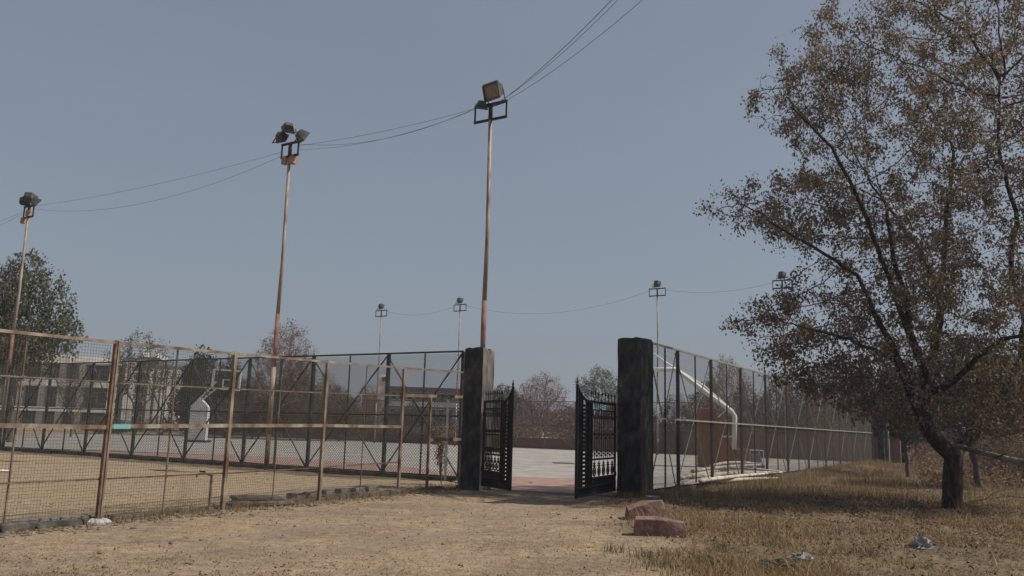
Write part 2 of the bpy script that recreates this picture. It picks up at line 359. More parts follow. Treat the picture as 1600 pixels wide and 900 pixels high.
gr.data.polygons.foreach_set('use_smooth', [True]*len(gr.data.polygons))

# court slab, red strip
def flat(name, poly, z, thick, m, label):
    n = len(poly); v = [(x, y, z) for x, y in poly]+[(x, y, z-thick) for x, y in poly]
    b = MB(); b.add(v, [tuple(range(n)), tuple(range(2*n-1, n-1, -1))]+[((i+1) % n, i, n+i, n+(i+1) % n) for i in range(n)])
    o = b.build(name, m); return tag(o, label, None, None, 'structure')
conc = mat('court_concrete', [(.20, .185, .165), (.285, .265, .24), (.36, .34, .31)], .8, .85, 0, .15, (1, 1, 1), detail=10, lo=.3, hi=.7, bscale=30, distort=.3)
redp = mat('red_court_surface', [(.20, .12, .10), (.29, .18, .15), (.36, .26, .23)], 2.2, .85, 0, .2, detail=10, lo=.32, hi=.7, bscale=30)
flat('court', COURT[::-1], .03, .12, conc, 'grey concrete sports court')
red_in = [G(1010, 752)[:2], G(897, 749.5)[:2], G(800, 746.5)[:2], G(600, 728)[:2], G(440, 716)[:2], G(205, 706)[:2], G(-80, 698)[:2]]
RED = [tuple(q) for q in red_in]+[tuple(A+DL*30), tuple(A+DL*.25), (-.5, 20.95), (2.5, 19.95), (3.3, 20.7)]
flat('court_border', RED[::-1] if np.sum([RED[i][0]*RED[(i+1) % len(RED)][1]-RED[(i+1) % len(RED)][0]*RED[i][1] for i in range(len(RED))]) < 0 else RED, .036, .003, redp, 'red painted strip along the near edge of the court')

def court_line(p, q, w_, label):
    p = np.array(p); q = np.array(q); d = (q-p)/np.linalg.norm(q-p); n = np.array([-d[1], d[0]])*w_/2
    flat('court_line', [tuple(p-n), tuple(q-n), tuple(q+n), tuple(p+n)], .035, .003, linem, label)
linem = mat('worn_white_court_line', [(.27, .25, .23), (.40, .38, .35), (.52, .50, .47)], 3, .85, detail=8, lo=.3, hi=.7)
O_ = A+DR*6.5-DL*1.0
def K(a, b_): return O_+DL*a+DR*b_
for (a, b_, c_, d_) in ((2, 0, 30, 0), (2, 15, 30, 15), (2, 0, 2, 15), (30, 0, 30, 15), (16, 0, 16, 15), (2, 5.1, 7.8, 5.1), (2, 9.9, 7.8, 9.9), (7.8, 5.1, 7.8, 9.9), (2, 19, 30, 19), (2, 19, 2, 30), (16, 19, 16, 30)):
    court_line(K(a, b_), K(c_, d_), .07, 'worn white court marking')
# ------------------------------------------------------------------ fences
def chain_mesh(mb, P0, P1, z00, z01, z10, z11, pitch=.1, r=.0032, diamond=True):
    """wire mesh panel: P0,P1 xy ends, bottom/top heights at both ends"""
    P0 = np.array(P0); P1 = np.array(P1); d = P1-P0; Ln = np.linalg.norm(d); H = (z01-z00+z11-z10)/2
    nrm = np.array([-d[1], d[0]])/Ln
    def W(s, t, off=0.0):
        u = s/Ln; lo = z00+(z10-z00)*u; hi = z01+(z11-z01)*u
        return np.array([*(P0+d*u+nrm*off), lo+(hi-lo)*t/H])
    if diamond:
        k = -H
        step = pitch
        n = int((Ln+H)/step)+1
        for sgn in (1, -1):
            for i in range(n):
                c = -H+i*step+.02
                s0, s1 = max(0, c), min(Ln, c+H)
                if s1-s0 < .03: continue
                t0, t1 = s0-c, s1-c
                if sgn < 0: a, b = W(s0, H-t0, .003), W(s1, H-t1, .003)
                else: a, b = W(s0, t0, -.003), W(s1, t1, -.003)
                wires(mb, a, b, r)
    else:
        for i in range(1, int(Ln/pitch)+1): wires(mb, W(i*pitch-.01, 0, .002), W(i*pitch-.01, H, .002), r)
        for i in range(1, int(H/pitch)+1): wires(mb, W(0, i*pitch-.01, -.002), W(Ln, i*pitch-.01, -.002), r)
def wires(mb, a, b, r):
    t = b-a; L = np.linalg.norm(t)
    if L < 1e-4: return
    t /= L; up = np.array([0, 0, 1.]) if abs(t[2]) < .95 else np.array([1., 0, 0])
    x = np.cross(t, up); x /= np.linalg.norm(x); y = np.cross(x, t)
    v = [p+(x*math.cos(k)+y*math.sin(k))*r for p in (a, b) for k in (.5, 2.6, 4.7)]
    mb.add(v, [(0, 1, 4, 3), (1, 2, 5, 4), (2, 0, 3, 5)])

def court_fence(start, pts, H, label, matp, matm, brace_w=.04, post_w=.09, wire_r=.0035, pitch=.1, midm=None, name='court_fence', kerb=True, topm=None, brace_m=None, mid_frac=.5, far=False):
    """pts: big-post base points along a line; each bay: two big posts, thin middle post, X brace, rails, chain link"""
    e = empty(name, (start[0], start[1], 0), label, 'fence')
    th = math.atan2(pts[-1][1]-pts[0][1], pts[-1][0]-pts[0][0])
    nrm = np.array([-math.sin(th), math.cos(th)])
    for p in pts:
        MB().box((p[0], p[1], H/2), (post_w, post_w*.8, H), th).build('post', matp, e)
    for a, b in zip(pts[:-1], pts[1:]):
        a = np.array(a); b = np.array(b); m = (a+b)/2
        MB().box((m[0], m[1], H/2), (.035, .035, H-.04), th).build('thin_post', matp, e)
        mb = MB(); o = nrm*.045
        mb.bar((*(a+o), .12), (*(b+o), H-.06), brace_w, brace_w*.5)
        mb.build('brace', brace_m or matp, e)
        mb = MB(); o = nrm*.075
        mb.bar((*(a+o), H-.06), (*(b+o), .12), brace_w, brace_w*.5)
        mb.build('brace', brace_m or matp, e)
        mb = MB(); chain_mesh(mb, a-nrm*.06, b-nrm*.06, .08, H-.03, .08, H-.03, pitch, wire_r)
        mb.build('wire_mesh', matm, e)
    a, b = np.array(pts[0]), np.array(pts[-1])
    MB().bar((*a, H+.015), (*b, H+.015), .05, .05).build('top_rail', topm or matp, e)
    MB().bar((*(a-nrm*.10), H*mid_frac), (*(b-nrm*.10), H*mid_frac), .04, .045).build('middle_rail', midm or matp, e)
    MB().bar((*(a-nrm*.10), .13), (*(b-nrm*.10), .13), .04, .045).build('bottom_rail', matp, e)
    if kerb:
        mb = MB(); L = np.linalg.norm(b-a); n = max(1, int(L/.7)); d = (b-a)/L
        for i in range(n):
            c = a+d*(i+.5)*L/n
            mb.box((c[0]-nrm[0]*.02, c[1]-nrm[1]*.02, .02+rng.uniform(-.015, .015)), (L/n*.985, .24+rng.uniform(-.02, .03), .2), th+rng.uniform(-.01, .01))
        mb.build('kerb', M['kerb'], e)
    return e
lp = [LX(A, DL, x) for x in (717, 598, 479, 378, 287, 205, 131, 65, 4, -52, -105)]
court_fence(lp[0], lp, 3.62, 'dark green chain link court fence left of the gate, behind the rusty one', M['green_steel'], M['chain'], post_w=.10, brace_w=.045, wire_r=.0055)
rp = [B, LX(B, DR, 1060), LX(B, DR, 1113), LX(B, DR, 1160), LX(B, DR, 1199), LX(B, DR, 1232)]
while np.linalg.norm(CORNER-rp[-1]) > 5: rp.append(rp[-1]+DR*3.9)
rp.append(CORNER)
court_fence(rp[0], rp, 3.72, 'dark chain link court fence right of the gate with pale middle rail', M['black_steel'], M['pale_chain'], post_w=.09, brace_w=.028, wire_r=.003, midm=M['pale_steel'], topm=M['pale_steel'], brace_m=M['pale_steel'])
npb = 12; fp = [CORNER+DL*i*5.3 for i in range(npb+1)]
court_fence(fp[0], fp, 3.68, 'thin rusty chain link fence on the far side of the court', M['brown_steel'], M['chain'], post_w=.11, brace_w=.05, wire_r=.007, pitch=.14, kerb=False)
cp = CORNER+np.array([.5, -.4])
cpil = empty('corner_pillar', (cp[0], cp[1], 0), 'dark concrete post ending the right court fence', 'pillar')
MB().box((cp[0], cp[1], 1.65), (.42, .42, 3.3), .5).build('shaft', M['pillar'], cpil)
MB().box((cp[0]+.26, cp[1]-.2, 1.6), (.08, .08, 3.2), .5).build('edge_strip', M['pale_steel'], cpil)

# rusty front fence
def rusty_fence():
    pts = [NF[0]-(NF[1]-NF[0])*1.15]+NF
    hts = [2.6]+[HT(NF[i], y) for i, y in enumerate((532, 550, 563, 573, 580))]
    e = empty('mesh_fence', (NF[0][0], NF[0][1], 0), 'tall rusty welded mesh fence on the left with peeling paint rails', 'fence')
    d = (NF[4]-NF[0])[:2]; d /= np.linalg.norm(d); nrm = np.array([-d[1], d[0]]); th = math.atan2(d[1], d[0])
    for i, (p, h) in enumerate(zip(pts, hts)):
        m = M['brown_steel'] if i == 1 else M['rust_paint']
        MB().box((p[0], p[1], h/2), (.062 if i < 5 else .045, .055, h), th).build('post', m, e)
        if i == 1:
            MB().box((p[0]+.05*d[0]+.01, p[1]+.05*d[1]-.035, h/2+.02), (.03, .035, h-.06), th).build('angle_flange', M['rust_paint'], e)
    fr = {'heavy': .545, 'upper': .765, 'lower': .25}
    for i in range(5):
        a, b = pts[i][:2], pts[i+1][:2]; ha, hb = hts[i], hts[i+1]
        MB().bar((*a, ha-.03), (*b, hb-.03), .04, .042).build('top_rail', M['rust_paint'], e)
        za, zb = .545*ha, .545*hb
        if i == 0: za = zb = 1.36
        if i == 1: za, zb = 1.37, 1.42
        if i == 2: za, zb = 1.42, 1.46
        if i == 3: za, zb = 1.46, 1.475
        if i < 4:
            MB().bar((*a, za), (*b, zb), .04, .06).build('middle_rail', M['rust_paint'], e)
            MB().bar((*(a+nrm*.035), ha*.765), (*(b+nrm*.035), hb*.765), .02, .022).build('thin_rail', M['rust_paint'], e)
            MB().bar((*(a+nrm*.035), ha*.235), (*(b+nrm*.035), hb*.235), .02, .022).build('thin_rail', M['brown_steel'], e)
            m_ = (a+b)/2
            MB().bar((*(m_+nrm*.05), .0), (*(m_+nrm*.05), (ha+hb)/2-.05), .017).build('thin_post', M['rust_paint'], e)
            mb = MB(); chain_mesh(mb, a+nrm*.02, b+nrm*.02, .03, ha-.05, .03, hb-.05, .044, .0021, False); mb.build('wire_mesh', M['wire'], e)
        else:
            j = a+(b-a)*.44
            zt = 2.22
            MB().bar((*a, zt-.02), (*b, zt+.05), .045, .07).build('middle_rail', M['rust_paint'], e)
            MB().bar((*j, 0), (*j, zt-.02), .06, .05).build('post', M['rust_paint'], e)
            MB().bar((*j, 1.18), (*b, 1.2), .04, .065).build('middle_rail', M['rust_paint'], e)
            k = a+(b-a)*.74
            MB().bar((*k, .2), (*k, zt-.04), .05, .03).build('silver_post', M['silver'], e)
            mb = MB(); chain_mesh(mb, a+nrm*.02, b+nrm*.02, zt+.03, ha-.05, zt+.08, hb-.05, .05, .0016, False)
            chain_mesh(mb, a+nrm*.02, j+nrm*.02, .03, zt-.06, .03, zt-.05, .05, .0016, False); mb.build('wire_mesh', M['wire'], e)
    # turquoise fresh-paint patch on the middle rail beside the brown post
    a, b = pts[1][:2], pts[2][:2]; q0, q1 = a+(b-a)*.035, a+(b-a)*.16
    MB().bar((*q0, 1.37+.0018), (*q1, 1.376), .047, .067).build('paint_patch', M['turquoise'], e)
    return e, pts, d, nrm, th
rf, RP, RD, RN, RTH = rusty_fence()
b = MB(); c0 = RP[1]
for k in range(9):
    an = rng.uniform(0, 6.28); r_ = rng.uniform(0, .12)
    b.lathe((c0[0]+math.cos(an)*r_, c0[1]+math.sin(an)*r_*.8, 0), [(.10, -.02), (.09, .03), (.05, .06), (.01, .075)], 7)
tag(b.build('footing', M['cement']), 'pale cement lump at the foot of the brown fence post', 'footing')

# masonry along the foot of the rusty fence
def rough_block(mb, c, s, rz, jit=.12, sub=2):
    """chipped block: subdivided box with jitter"""
    n = sub+1; vs = {}; V = []; Fc = []
    def vid(i, j, k):
        if (i, j, k) not in vs:
            p = np.array([(i/n-.5), (j/n-.5), (k/n-.5)])
            ed = sum(abs(abs(q)-.5) < 1e-6 for q in p)
            p = p*(1-.06*(ed-1))
            p = p*np.array(s)+rng.uniform(-1, 1, 3)*jit*min(s)*.5
            cz, sz = math.cos(rz), math.sin(rz)
            V.append((p[0]*cz-p[1]*sz+c[0], p[0]*sz+p[1]*cz+c[1], p[2]+c[2])); vs[(i, j, k)] = len(V)-1
        return vs[(i, j, k)]
    for a in range(n):
        for b_ in range(n):
            Fc.append([vid(a, b_, 0), vid(a, b_+1, 0), vid(a+1, b_+1, 0), vid(a+1, b_, 0)])
            Fc.append([vid(a, b_, n), vid(a+1, b_, n), vid(a+1, b_+1, n), vid(a, b_+1, n)])
            Fc.append([vid(a, 0, b_), vid(a+1, 0, b_), vid(a+1, 0, b_+1), vid(a, 0, b_+1)])
            Fc.append([vid(a, n, b_), vid(a, n, b_+1), vid(a+1, n, b_+1), vid(a+1, n, b_)])
            Fc.append([vid(0, a, b_), vid(0, a, b_+1), vid(0, a+1, b_+1), vid(0, a+1, b_)])
            Fc.append([vid(n, a, b_), vid(n, a+1, b_), vid(n, a+1, b_+1), vid(n, a, b_+1)])
    return mb.add(V, [tuple(f) for f in Fc])
L_f = np.linalg.norm((RP[5]-RP[0])[:2])
base = MB(); s_ = 0.0
while s_ < L_f-1.2:
    ln = rng.uniform(.35, .8); c = RP[0][:2]+RD*(s_+ln/2)+RN*(-.02+rng.uniform(-.02, .02))
    rough_block(base, (c[0], c[1], .015+rng.uniform(-.02, .02)), (ln*1.0, .2, .15), RTH+rng.uniform(-.02, .02)); s_ += ln
o = tag(base.build('fence_kerb', M['kerb']), 'low dark masonry kerb under the rusty mesh fence', 'kerb')
ORD = ['first', 'second', 'third', 'fourth', 'fifth', 'sixth', 'seventh', 'eighth', 'ninth', 'tenth']
for i in range(9):
    px = 8+i*16.5; c = G(px, 829-i*1.3); mb = MB()
    rough_block(mb, (0, 0, .055), (.16, .15, .12), RTH+rng.uniform(-.08, .08)); o = mb.build('kerb_block', M['grey_stone'])
    o.location = (c[0]+RN[0]*.13, c[1]+RN[1]*.13, 0)
    tag(o, 'small grey block, %s from the left in the row ending at the brown post' % ORD[i], 'block', 'grey blocks in a row at the fence foot')
for i, px in enumerate((468, 492, 516, 540, 563, 585)):
    c = G(px, 782-(px-468)*.105); mb = MB(); rough_block(mb, (0, 0, .07), (rng.uniform(.3, .42), .2, .15), RTH+rng.uniform(-.12, .12))
    o = mb.build('kerb_stone', M['grey_stone']); o.location = (c[0]+RN[0]*.1, c[1]+RN[1]*.1, 0)
    tag(o, 'rough kerb stone, %s from the slab pile in the row under the mesh' % ORD[i], 'stone', 'rough stones at the fence foot')
for i, (px, py, z, sx, rz, lab) in enumerate([(410, 791, .05, 1.15, .1, 'dark flat stone slab at the bottom of the pile by the fence'), (400, 790, .12, .9, -.12, 'dark flat stone slab lying on top of the pile by the fence')]):
    c = G(px, py); mb = MB(); rough_block(mb, (0, 0, .01), (sx, .45, .085), 0, .2); o = mb.build('stone_slab', M['slab'])
    o.location = (c[0], c[1], z); o.rotation_euler = (.02, .03, RTH-.35+rz); tag(o, lab, 'slab', 'stone slabs piled by the fence')
# standpipe tap
tp = G(326, 800); e = empty('water_tap', (tp[0], tp[1], 0), 'short dark standpipe tap behind the rusty mesh', 'tap')
hT = .62
MB().tube([(tp[0], tp[1], -.05), (tp[0], tp[1], hT)], .022, 8).build('pipe', M['brown_steel'], e)
MB().tube([(tp[0]+.02, tp[1], hT-.03), (tp[0]-.10, tp[1]-.02, hT), (tp[0]-.22, tp[1]-.04, hT-.01), (tp[0]-.24, tp[1]-.045, hT-.06)], .018, 8).build('spout', M['brown_steel'], e)
MB().box((tp[0]-.15, tp[1]-.03, hT+.035), (.09, .02, .025)).build('handle', M['black_steel'], e)

# brick pile by the left pillar
pil_c = G(733, 764)
for i in range(14):
    mb = MB(); lv = i//5; k = i % 5
    rough_block(mb, (0, 0, 0), (.23, .11, .085), 0, .18); o = mb.build('brick', M['grey_stone'])
    c = G(720+k*5.2+lv*2, 764+.6*k); o.location = (c[0], c[1]+rng.uniform(-.03, .03), .05+lv*.095+.002*i); o.rotation_euler = (rng.uniform(-.1, .1), rng.uniform(-.1, .1), rng.uniform(-.6, .6))
    tag(o, 'loose grey brick, %s from the left in the %s course against the left pillar' % (ORD[k], ('bottom', 'middle', 'top')[lv]), 'brick', 'bricks heaped at the left gate pillar')

# ------------------------------------------------------------------ gate pillars and gates
def pillar(corner, s, th, H, label, seed):
    """corner: front-right corner on the ground (the vertical edge between dark front and lit side)"""
    ux = np.array([math.cos(th), -math.sin(th)])       # along the front face towards the right side... front face runs from corner along -ux rotated
    fx = np.array([-math.cos(th), math.sin(th)]); fy = np.array([math.sin(th), math.cos(th)])
    e = empty('gate_pillar', (corner[0], corner[1], 0), label, 'pillar')
    r = np.random.default_rng(seed); n = 14; m = 5
    V = []; Fc = []
    def ring(z, sc):
        pts = []
        for sd_ in range(4):
            for k in range(m):
                t = k/m
                a = [(t, 0), (1, t), (1-t, 1), (0, 1-t)][sd_]
                a = ((a[0]-.5)*sc+.5, (a[1]-.5)*sc+.5)
                p = np.array(corner[:2])+fx*a[0]*s+fy*a[1]*s
                pts.append((p[0]+r.uniform(-.006, .006), p[1]+r.uniform(-.006, .006), z+(r.uniform(-.02, .02) if z > H-.1 else 0)))
        return pts
    zs = list(np.linspace(-.05, H-.05, n))+[H]
    for z in zs: V += ring(z, 1.0 if z < H else .95)
    R_ = 4*m
    for i in range(len(zs)-1):
        for k in range(R_): Fc.append((i*R_+k, i*R_+(k+1) % R_, (i+1)*R_+(k+1) % R_, (i+1)*R_+k))
    Fc = [tuple(reversed(f)) for f in Fc]+[tuple(range((len(zs)-1)*R_+R_-1, (len(zs)-1)*R_-1, -1))]
    mb = MB(); mb.add(V, Fc); o = mb.build('shaft', M['pillar'], e)
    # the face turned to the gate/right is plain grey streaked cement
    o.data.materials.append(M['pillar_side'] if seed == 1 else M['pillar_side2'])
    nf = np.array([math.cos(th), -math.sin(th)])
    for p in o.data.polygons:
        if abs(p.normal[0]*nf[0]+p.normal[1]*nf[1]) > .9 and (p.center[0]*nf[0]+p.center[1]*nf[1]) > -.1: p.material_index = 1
    return e, fx, fy
PL = G(748, 768)[:2]; PR = G(1001, 779)[:2]
hl = HT((*PL, 0), 543); hr = HT((*PR, 0), 527)
pillar(PL, .54, math.radians(30), hl, 'blackened concrete gate pillar on the left with lit grey side', 1)
_, fx, fy = pillar(PR, .62, math.radians(36), hr, 'tall dark stained concrete gate pillar on the right', 2)
HR = PR+fx*.62

def gate(hinge, free, label, z0=.13, Hf=2.02, seed=0):
    hinge = np.array(hinge[:2]); free = np.array(free[:2]); L = np.linalg.norm(hinge-free); d = (hinge-free)/L; n = np.array([-d[1], d[0]])
    e = empty('gate_leaf', (hinge[0], hinge[1], 0), label, 'gate', 'iron gate leaves')
    bk = M['black_steel']
    def P(x, z, o=0.0): p = free+d*x+n*o; return np.array([p[0], p[1], z0+z])
    th = math.atan2(d[1], d[0])
    Wp = .36*L
    T = Hf
    def crest(x):
        return T+.30*(1-min(1, x/(Wp*.85)))**2.2
    # frame
    mb = MB()
    mb.bar(P(.025, 0), P(.025, T+.30), .05, .05); mb.bar(P(L-.025, 0), P(L-.025, T), .05, .05)
    mb.bar(P(0, .03), P(L, .03), .045, .05); mb.bar(P(.05, .20), P(L-.05, .20), .03, .035)
    xs_ = np.linspace(.03, Wp*.85, 8)
    for a, b_ in zip(xs_[:-1], xs_[1:]): mb.bar(P(a, crest(a)-.02), P(b_+.004, crest(b_)-.02), .045, .045)
    mb.bar(P(Wp*.85, T-.02), P(L, T-.02), .045, .055)
    mb.bar(P(Wp, .2), P(Wp, T-.04), .045, .045)
    mb.build('frame', bk, e)
    # finial on the free stile
    p = P(.025, T+.28)
    MB().lathe(p, [(.025, 0), (.035, .02), (.015, .04), (.03, .07), (.018, .10), (.004, .18)], 8).build('finial', bk, e)
    # lattice panel with vertical ornament strips
    mb = MB()
    for x in (Wp*.22, Wp*.40, Wp*.62, Wp*.80): mb.bar(P(x, .2), P(x, crest(x)-.03), .022, .022)
    zz = .26
    while zz < T-.1:
        c = Wp*.51
        mb.bar(P(Wp*.41, zz), P(c, zz+.05), .02, .014); mb.bar(P(c, zz+.05), P(Wp*.61, zz), .02, .014)
        mb.bar(P(Wp*.41, zz+.05), P(c, zz), .02, .014, up=(0.1, 0, 1)); mb.bar(P(c, zz+.001), P(Wp*.61, zz+.051), .02, .014)
        mb.lathe(P(c, zz+.01), [(.004, 0), (.022, .02), (.004, .04)], 6)
        zz += .085
    mb.build('ornament_strip', bk, e)
    mb = MB()
    chain_mesh(mb, free+d*.05+n*.012, free+d*Wp*.4+n*.012, z0+.2, z0+crest(.1)-.03, z0+.2, z0+crest(Wp*.4)-.04, .036, .0085)
    chain_mesh(mb, free+d*Wp*.62+n*.012, free+d*Wp+n*.012, z0+.2, z0+T-.03, z0+.2, z0+T-.03, .036, .0085)
    chain_mesh(mb, free+d*.05+n*.012, free+d*(L-.05)+n*.012, z0+.04, z0+.2, z0+.04, z0+.2, .036, .0085)
    chain_mesh(mb, free+d*Wp+n*.012, free+d*(L-.05)+n*.012, z0+.22, z0+.36, z0+.22, z0+.36, .036, .0085)
    mb.build('lattice', bk, e)
    # rails across the main panel
    for z, hgt in ((.37, .035), (.76, .04), (1.66, .035), (1.70, .03), (1.83, .03)):
        MB().bar(P(Wp, z), P(L-.05, z), .03, hgt).build('rail', bk, e)
    # wheels
    nw = 5; w0 = Wp+.05; dw = (L-.08-w0)/nw
    mb = MB()
    for i in range(nw):
        mb = MB(); c = w0+dw*(i+.5); zc = .50; R_ = .092
        pr = None
        ring = [P(c+R_*math.cos(a), zc+R_*1.05*math.sin(a)) for a in np.linspace(0, 2*PI, 17)]
        mb.tube(ring, .014, 5, False)
        for a in np.linspace(0, 2*PI, 9)[:-1]: mb.bar(P(c, zc), P(c+R_*math.cos(a), zc+R_*math.sin(a)), .009, .009)
        mb.lathe(P(c, zc-.02)+np.array([0, 0, 0]), [(.004, 0), (.03, .02), (.004, .04)], 6)
        # fleur finial on each wheel
        b0 = P(c, .595); mb.lathe(b0, [(.012, 0), (.045, .025), (.014, .05), (.032, .075), (.012, .10), (.004, .15)], 6)
        mb.bar(P(c, .59), P(c, .76), .012); mb.build('ornament_wheel', bk, e)
    # bars with knobs
    nb = 11; x0 = Wp+.06; dx = (L-.1-x0)/(nb-1)
    for i in range(nb):
        x = x0+i*dx; mb = MB(); mb.bar(P(x, .78), P(x, 1.65), .016)
        for z in ((.84, .92, 1.22) if i % 2 == 0 else (.88, 1.3)):
            mb.lathe(P(x, z-.03), [(.008, 0), (.028, .02), (.03, .035), (.008, .06)], 6)
        if i % 2 == 0 and i < nb-1:
            arc = [P(x+dx*(1-math.cos(t))/1.0, 1.25+.09*math.sin(t)) for t in np.linspace(0, PI, 7)]
            mb.tube(arc, .008, 4, False)
        mb.build('upright_bar', bk, e)
    mb = MB()
    for i in range(9):
        x = x0+.03+i*(L-.14-x0)/8
        mb.tube([P(x+.04*math.cos(a), 1.765+.045*math.sin(a)) for a in np.linspace(0, 2*PI, 9)], .010, 4, False)
    mb.build('ring_row', bk, e)
    mb = MB()
    xb = x0
    for i in range(nb): mb.bar(P(x0+i*dx, 1.84), P(x0+i*dx, T-.04), .014)
    mb.build('top_bars', bk, e)
    # spikes above
    for i in range(8):
        x = Wp*.9+.08+i*(L-Wp*.9-.16)/7; mb = MB()
        mb.bar(P(x, T), P(x, T+.16), .014); mb.lathe(P(x, T+.13), [(.006, 0), (.026, .03), (.002, .11)], 5)
        mb.build('spike', bk, e)
    for z in (.35, 1.65): MB().lathe(P(L+.02, z), [(.02, 0), (.028, .01), (.028, .09), (.02, .1)], 8).build('hinge', bk, e)
    return e
gl = gate(PL+np.array([.07, -.02]), G(798, 767.5, .13)[:2]+np.array([0, .1]), 'ornate black iron gate leaf swung open from the left pillar')
gr_ = gate(HR+np.array([-.05, -.04]), G(899, 781, .13)[:2]+np.array([.02, .25]), 'ornate black iron gate leaf swung open from the right pillar')

# ------------------------------------------------------------------ floodlight masts
def floodlight(parent, c, yaw, pit, s=1.0):
    """grey tapered housing, glass face, visor and stirrup; c = world centre"""
    Rm = (Matrix.Rotation(yaw, 3, 'Z') @ Matrix.Rotation(pit, 3, 'X'))
    Rn = np.array(Rm); c = np.array(c)
    def T(v): return (np.array(v)*s) @ Rn.T+c
    w_, h_, dp = .24, .18, .26
    v = [(-w_, 0, -h_), (w_, 0, -h_), (w_, 0, h_), (-w_, 0, h_), (-w_*.55, dp, -h_*.5), (w_*.55, dp, -h_*.5), (w_*.6, dp, h_*.75), (-w_*.6, dp, h_*.75)]
    mb = MB(); mb.add(T(v), [(4, 5, 6, 7), (0, 4, 7, 3), (1, 2, 6, 5), (3, 7, 6, 2), (0, 1, 5, 4), (0, 3, 2, 1)])
    rim = [(-w_, -.015, -h_), (w_, -.015, -h_), (w_, -.015, h_), (-w_, -.015, h_)]
    for a, b_ in zip(rim, rim[1:]+rim[:1]): mb.bar(T([a])[0], T([b_])[0], .035*s, .05*s)
    o = mb.build('floodlight', M['lamp'], parent)
    g = MB(); g.add(T([(-w_*.9, -.006, -h_*.9), (w_*.9, -.006, -h_*.9), (w_*.9, -.006, h_*.9), (-w_*.9, -.006, h_*.9), (-w_*.9, -.001, -h_*.9), (w_*.9, -.001, -h_*.9), (w_*.9, -.001, h_*.9), (-w_*.9, -.001, h_*.9)]),
                   [(0, 1, 2, 3), (7, 6, 5, 4), (0, 4, 5, 1), (1, 5, 6, 2), (2, 6, 7, 3), (3, 7, 4, 0)])
    v_ = g.build('glass', M['lamp_glass'], parent); v_.parent = o
    st = MB(); st.bar(T([(-w_-.03, .1, 0)])[0], T([(-w_-.03, .12, -h_-.14)])[0], .02, .03); st.bar(T([(w_+.03, .1, 0)])[0], T([(w_+.03, .12, -h_-.14)])[0], .02, .03)
    st.bar(T([(-w_-.04, .12, -h_-.14)])[0], T([(w_+.04, .12, -h_-.14)])[0], .02, .03); q_ = st.build('stirrup', M['bracket'], parent); q_.parent = o
    return o
RA = math.atan2(DL[1], DL[0])            # direction of the pole row
def mast(base, top, label, lamps, boxes=(), r=.075, bw=.48, bh=.42, group='floodlight masts around the court', redtop=True):
    e = empty('floodlight_mast', (base[0], base[1], 0), label, 'floodlight mast', group)
    bx, by = base[:2]; H = top
    z1 = H*.30
    MB().tube([(bx, by, -.1), (bx, by, 1.1)], [r, r], 12).build('pole_foot', M['brown_steel'], e, True)
    MB().tube([(bx, by, 1.1), (bx, by, z1)], [r*.98, r*.97], 12).build('lower_pole', M['pole'], e, True)
    MB().tube([(bx, by, z1), (bx, by, H*.46)], [r*.9, r*.87], 12).build('primed_pole', M['pole_red'], e, True)
    MB().tube([(bx, by, H*.46), (bx+.03, by, H*.62), (bx, by, H-.5)], [r*.82, r*.76, r*.66], 12).build('pole', M['pole'], e, True)
    MB().tube([(bx, by, H-.5), (bx, by, H+.02)], r*.8, 10).build('pole_head', M['bracket'], e, True)
    u = np.array([math.cos(RA), math.sin(RA)]); v_ = np.array([-u[1], u[0]])
    def P(s, z, o=0): return (bx+u[0]*s+v_[0]*o, by+u[1]*s+v_[1]*o, z)
    mb = MB()
    mb.bar(P(-bw, H), P(bw, H), .06, .07); mb.bar(P(-bw, H-bh), P(bw, H-bh), .06, .07)
    mb.bar(P(-bw+.025, H-bh), P(-bw+.025, H), .045); mb.bar(P(bw-.025, H-bh), P(bw-.025, H), .045)
    mb.build('bracket', M['bracket'], e)
    for (s, z, o, yaw, pit, sc) in lamps: floodlight(e, P(s, H+z, o), yaw, pit, sc)
    for (s, z) in boxes:
        MB().box(P(s, H-bh+z), (.2, .17, .26), RA).build('ballast_box', M['ballast'], e)
    return e
m3b = G(754, 0); m3 = np.array([-.78, 24.0]); # behind the left pillar
def mast_at(px, py, Y):
    p = AT(px, py, Y); return p
p1 = mast_at(46, 322, 36.6); p2 = mast_at(454, 224, 27.2); p3 = mast_at(767, 163, 24.3)
mast(p3, p3[2], 'nearest rusty floodlight mast behind the left gate pillar', [(-.02, .42, .0, -.75, .28, 1.3), (.26, -.09, .12, PI+.25, .95, .72)], r=.085, bw=.60, bh=.50)
mast(p2, p2[2], 'second floodlight mast, with several lamps and two ballast boxes', [(.42, .24, 0, PI-.5, .5, .85), (.06, .46, .1, PI+.5, .75, .85), (-.60, .10, 0, PI-.9, .55, .95)], [(.20, -.13), (-.18, -.16)], r=.08, bw=.42, bh=.46)
mast(p1, p1[2], 'floodlight mast at far left beside the leafy green tree', [(.05, .34, 0, PI+.1, .5, 1.1), (.42, .26, 0, PI+.9, .4, .9), (-.62, .05, 0, PI-.9, .6, 1.0)], [(.36, -.12), (.0, .18)], r=.08, bw=.42, bh=.52)
far_l = [(596, 485, 69.5, 'most distant small floodlight mast left of the thin twin behind the fence'), (719, 476, 66, 'distant floodlight mast rising just left of the left gate pillar'), (1027, 451, 57, 'distant floodlight mast rising just behind the right gate pillar'), (1222, 438, 52, 'distant floodlight mast half hidden by the big tree')]
fpts = []
for px, py, Y, lab in far_l:
    p = mast_at(px, py, Y); fpts.append(p)
    mast(p, p[2], lab, [(.0, .32, 0, 2.5, .4, 1.0)], r=.065, bw=.62, bh=.5)

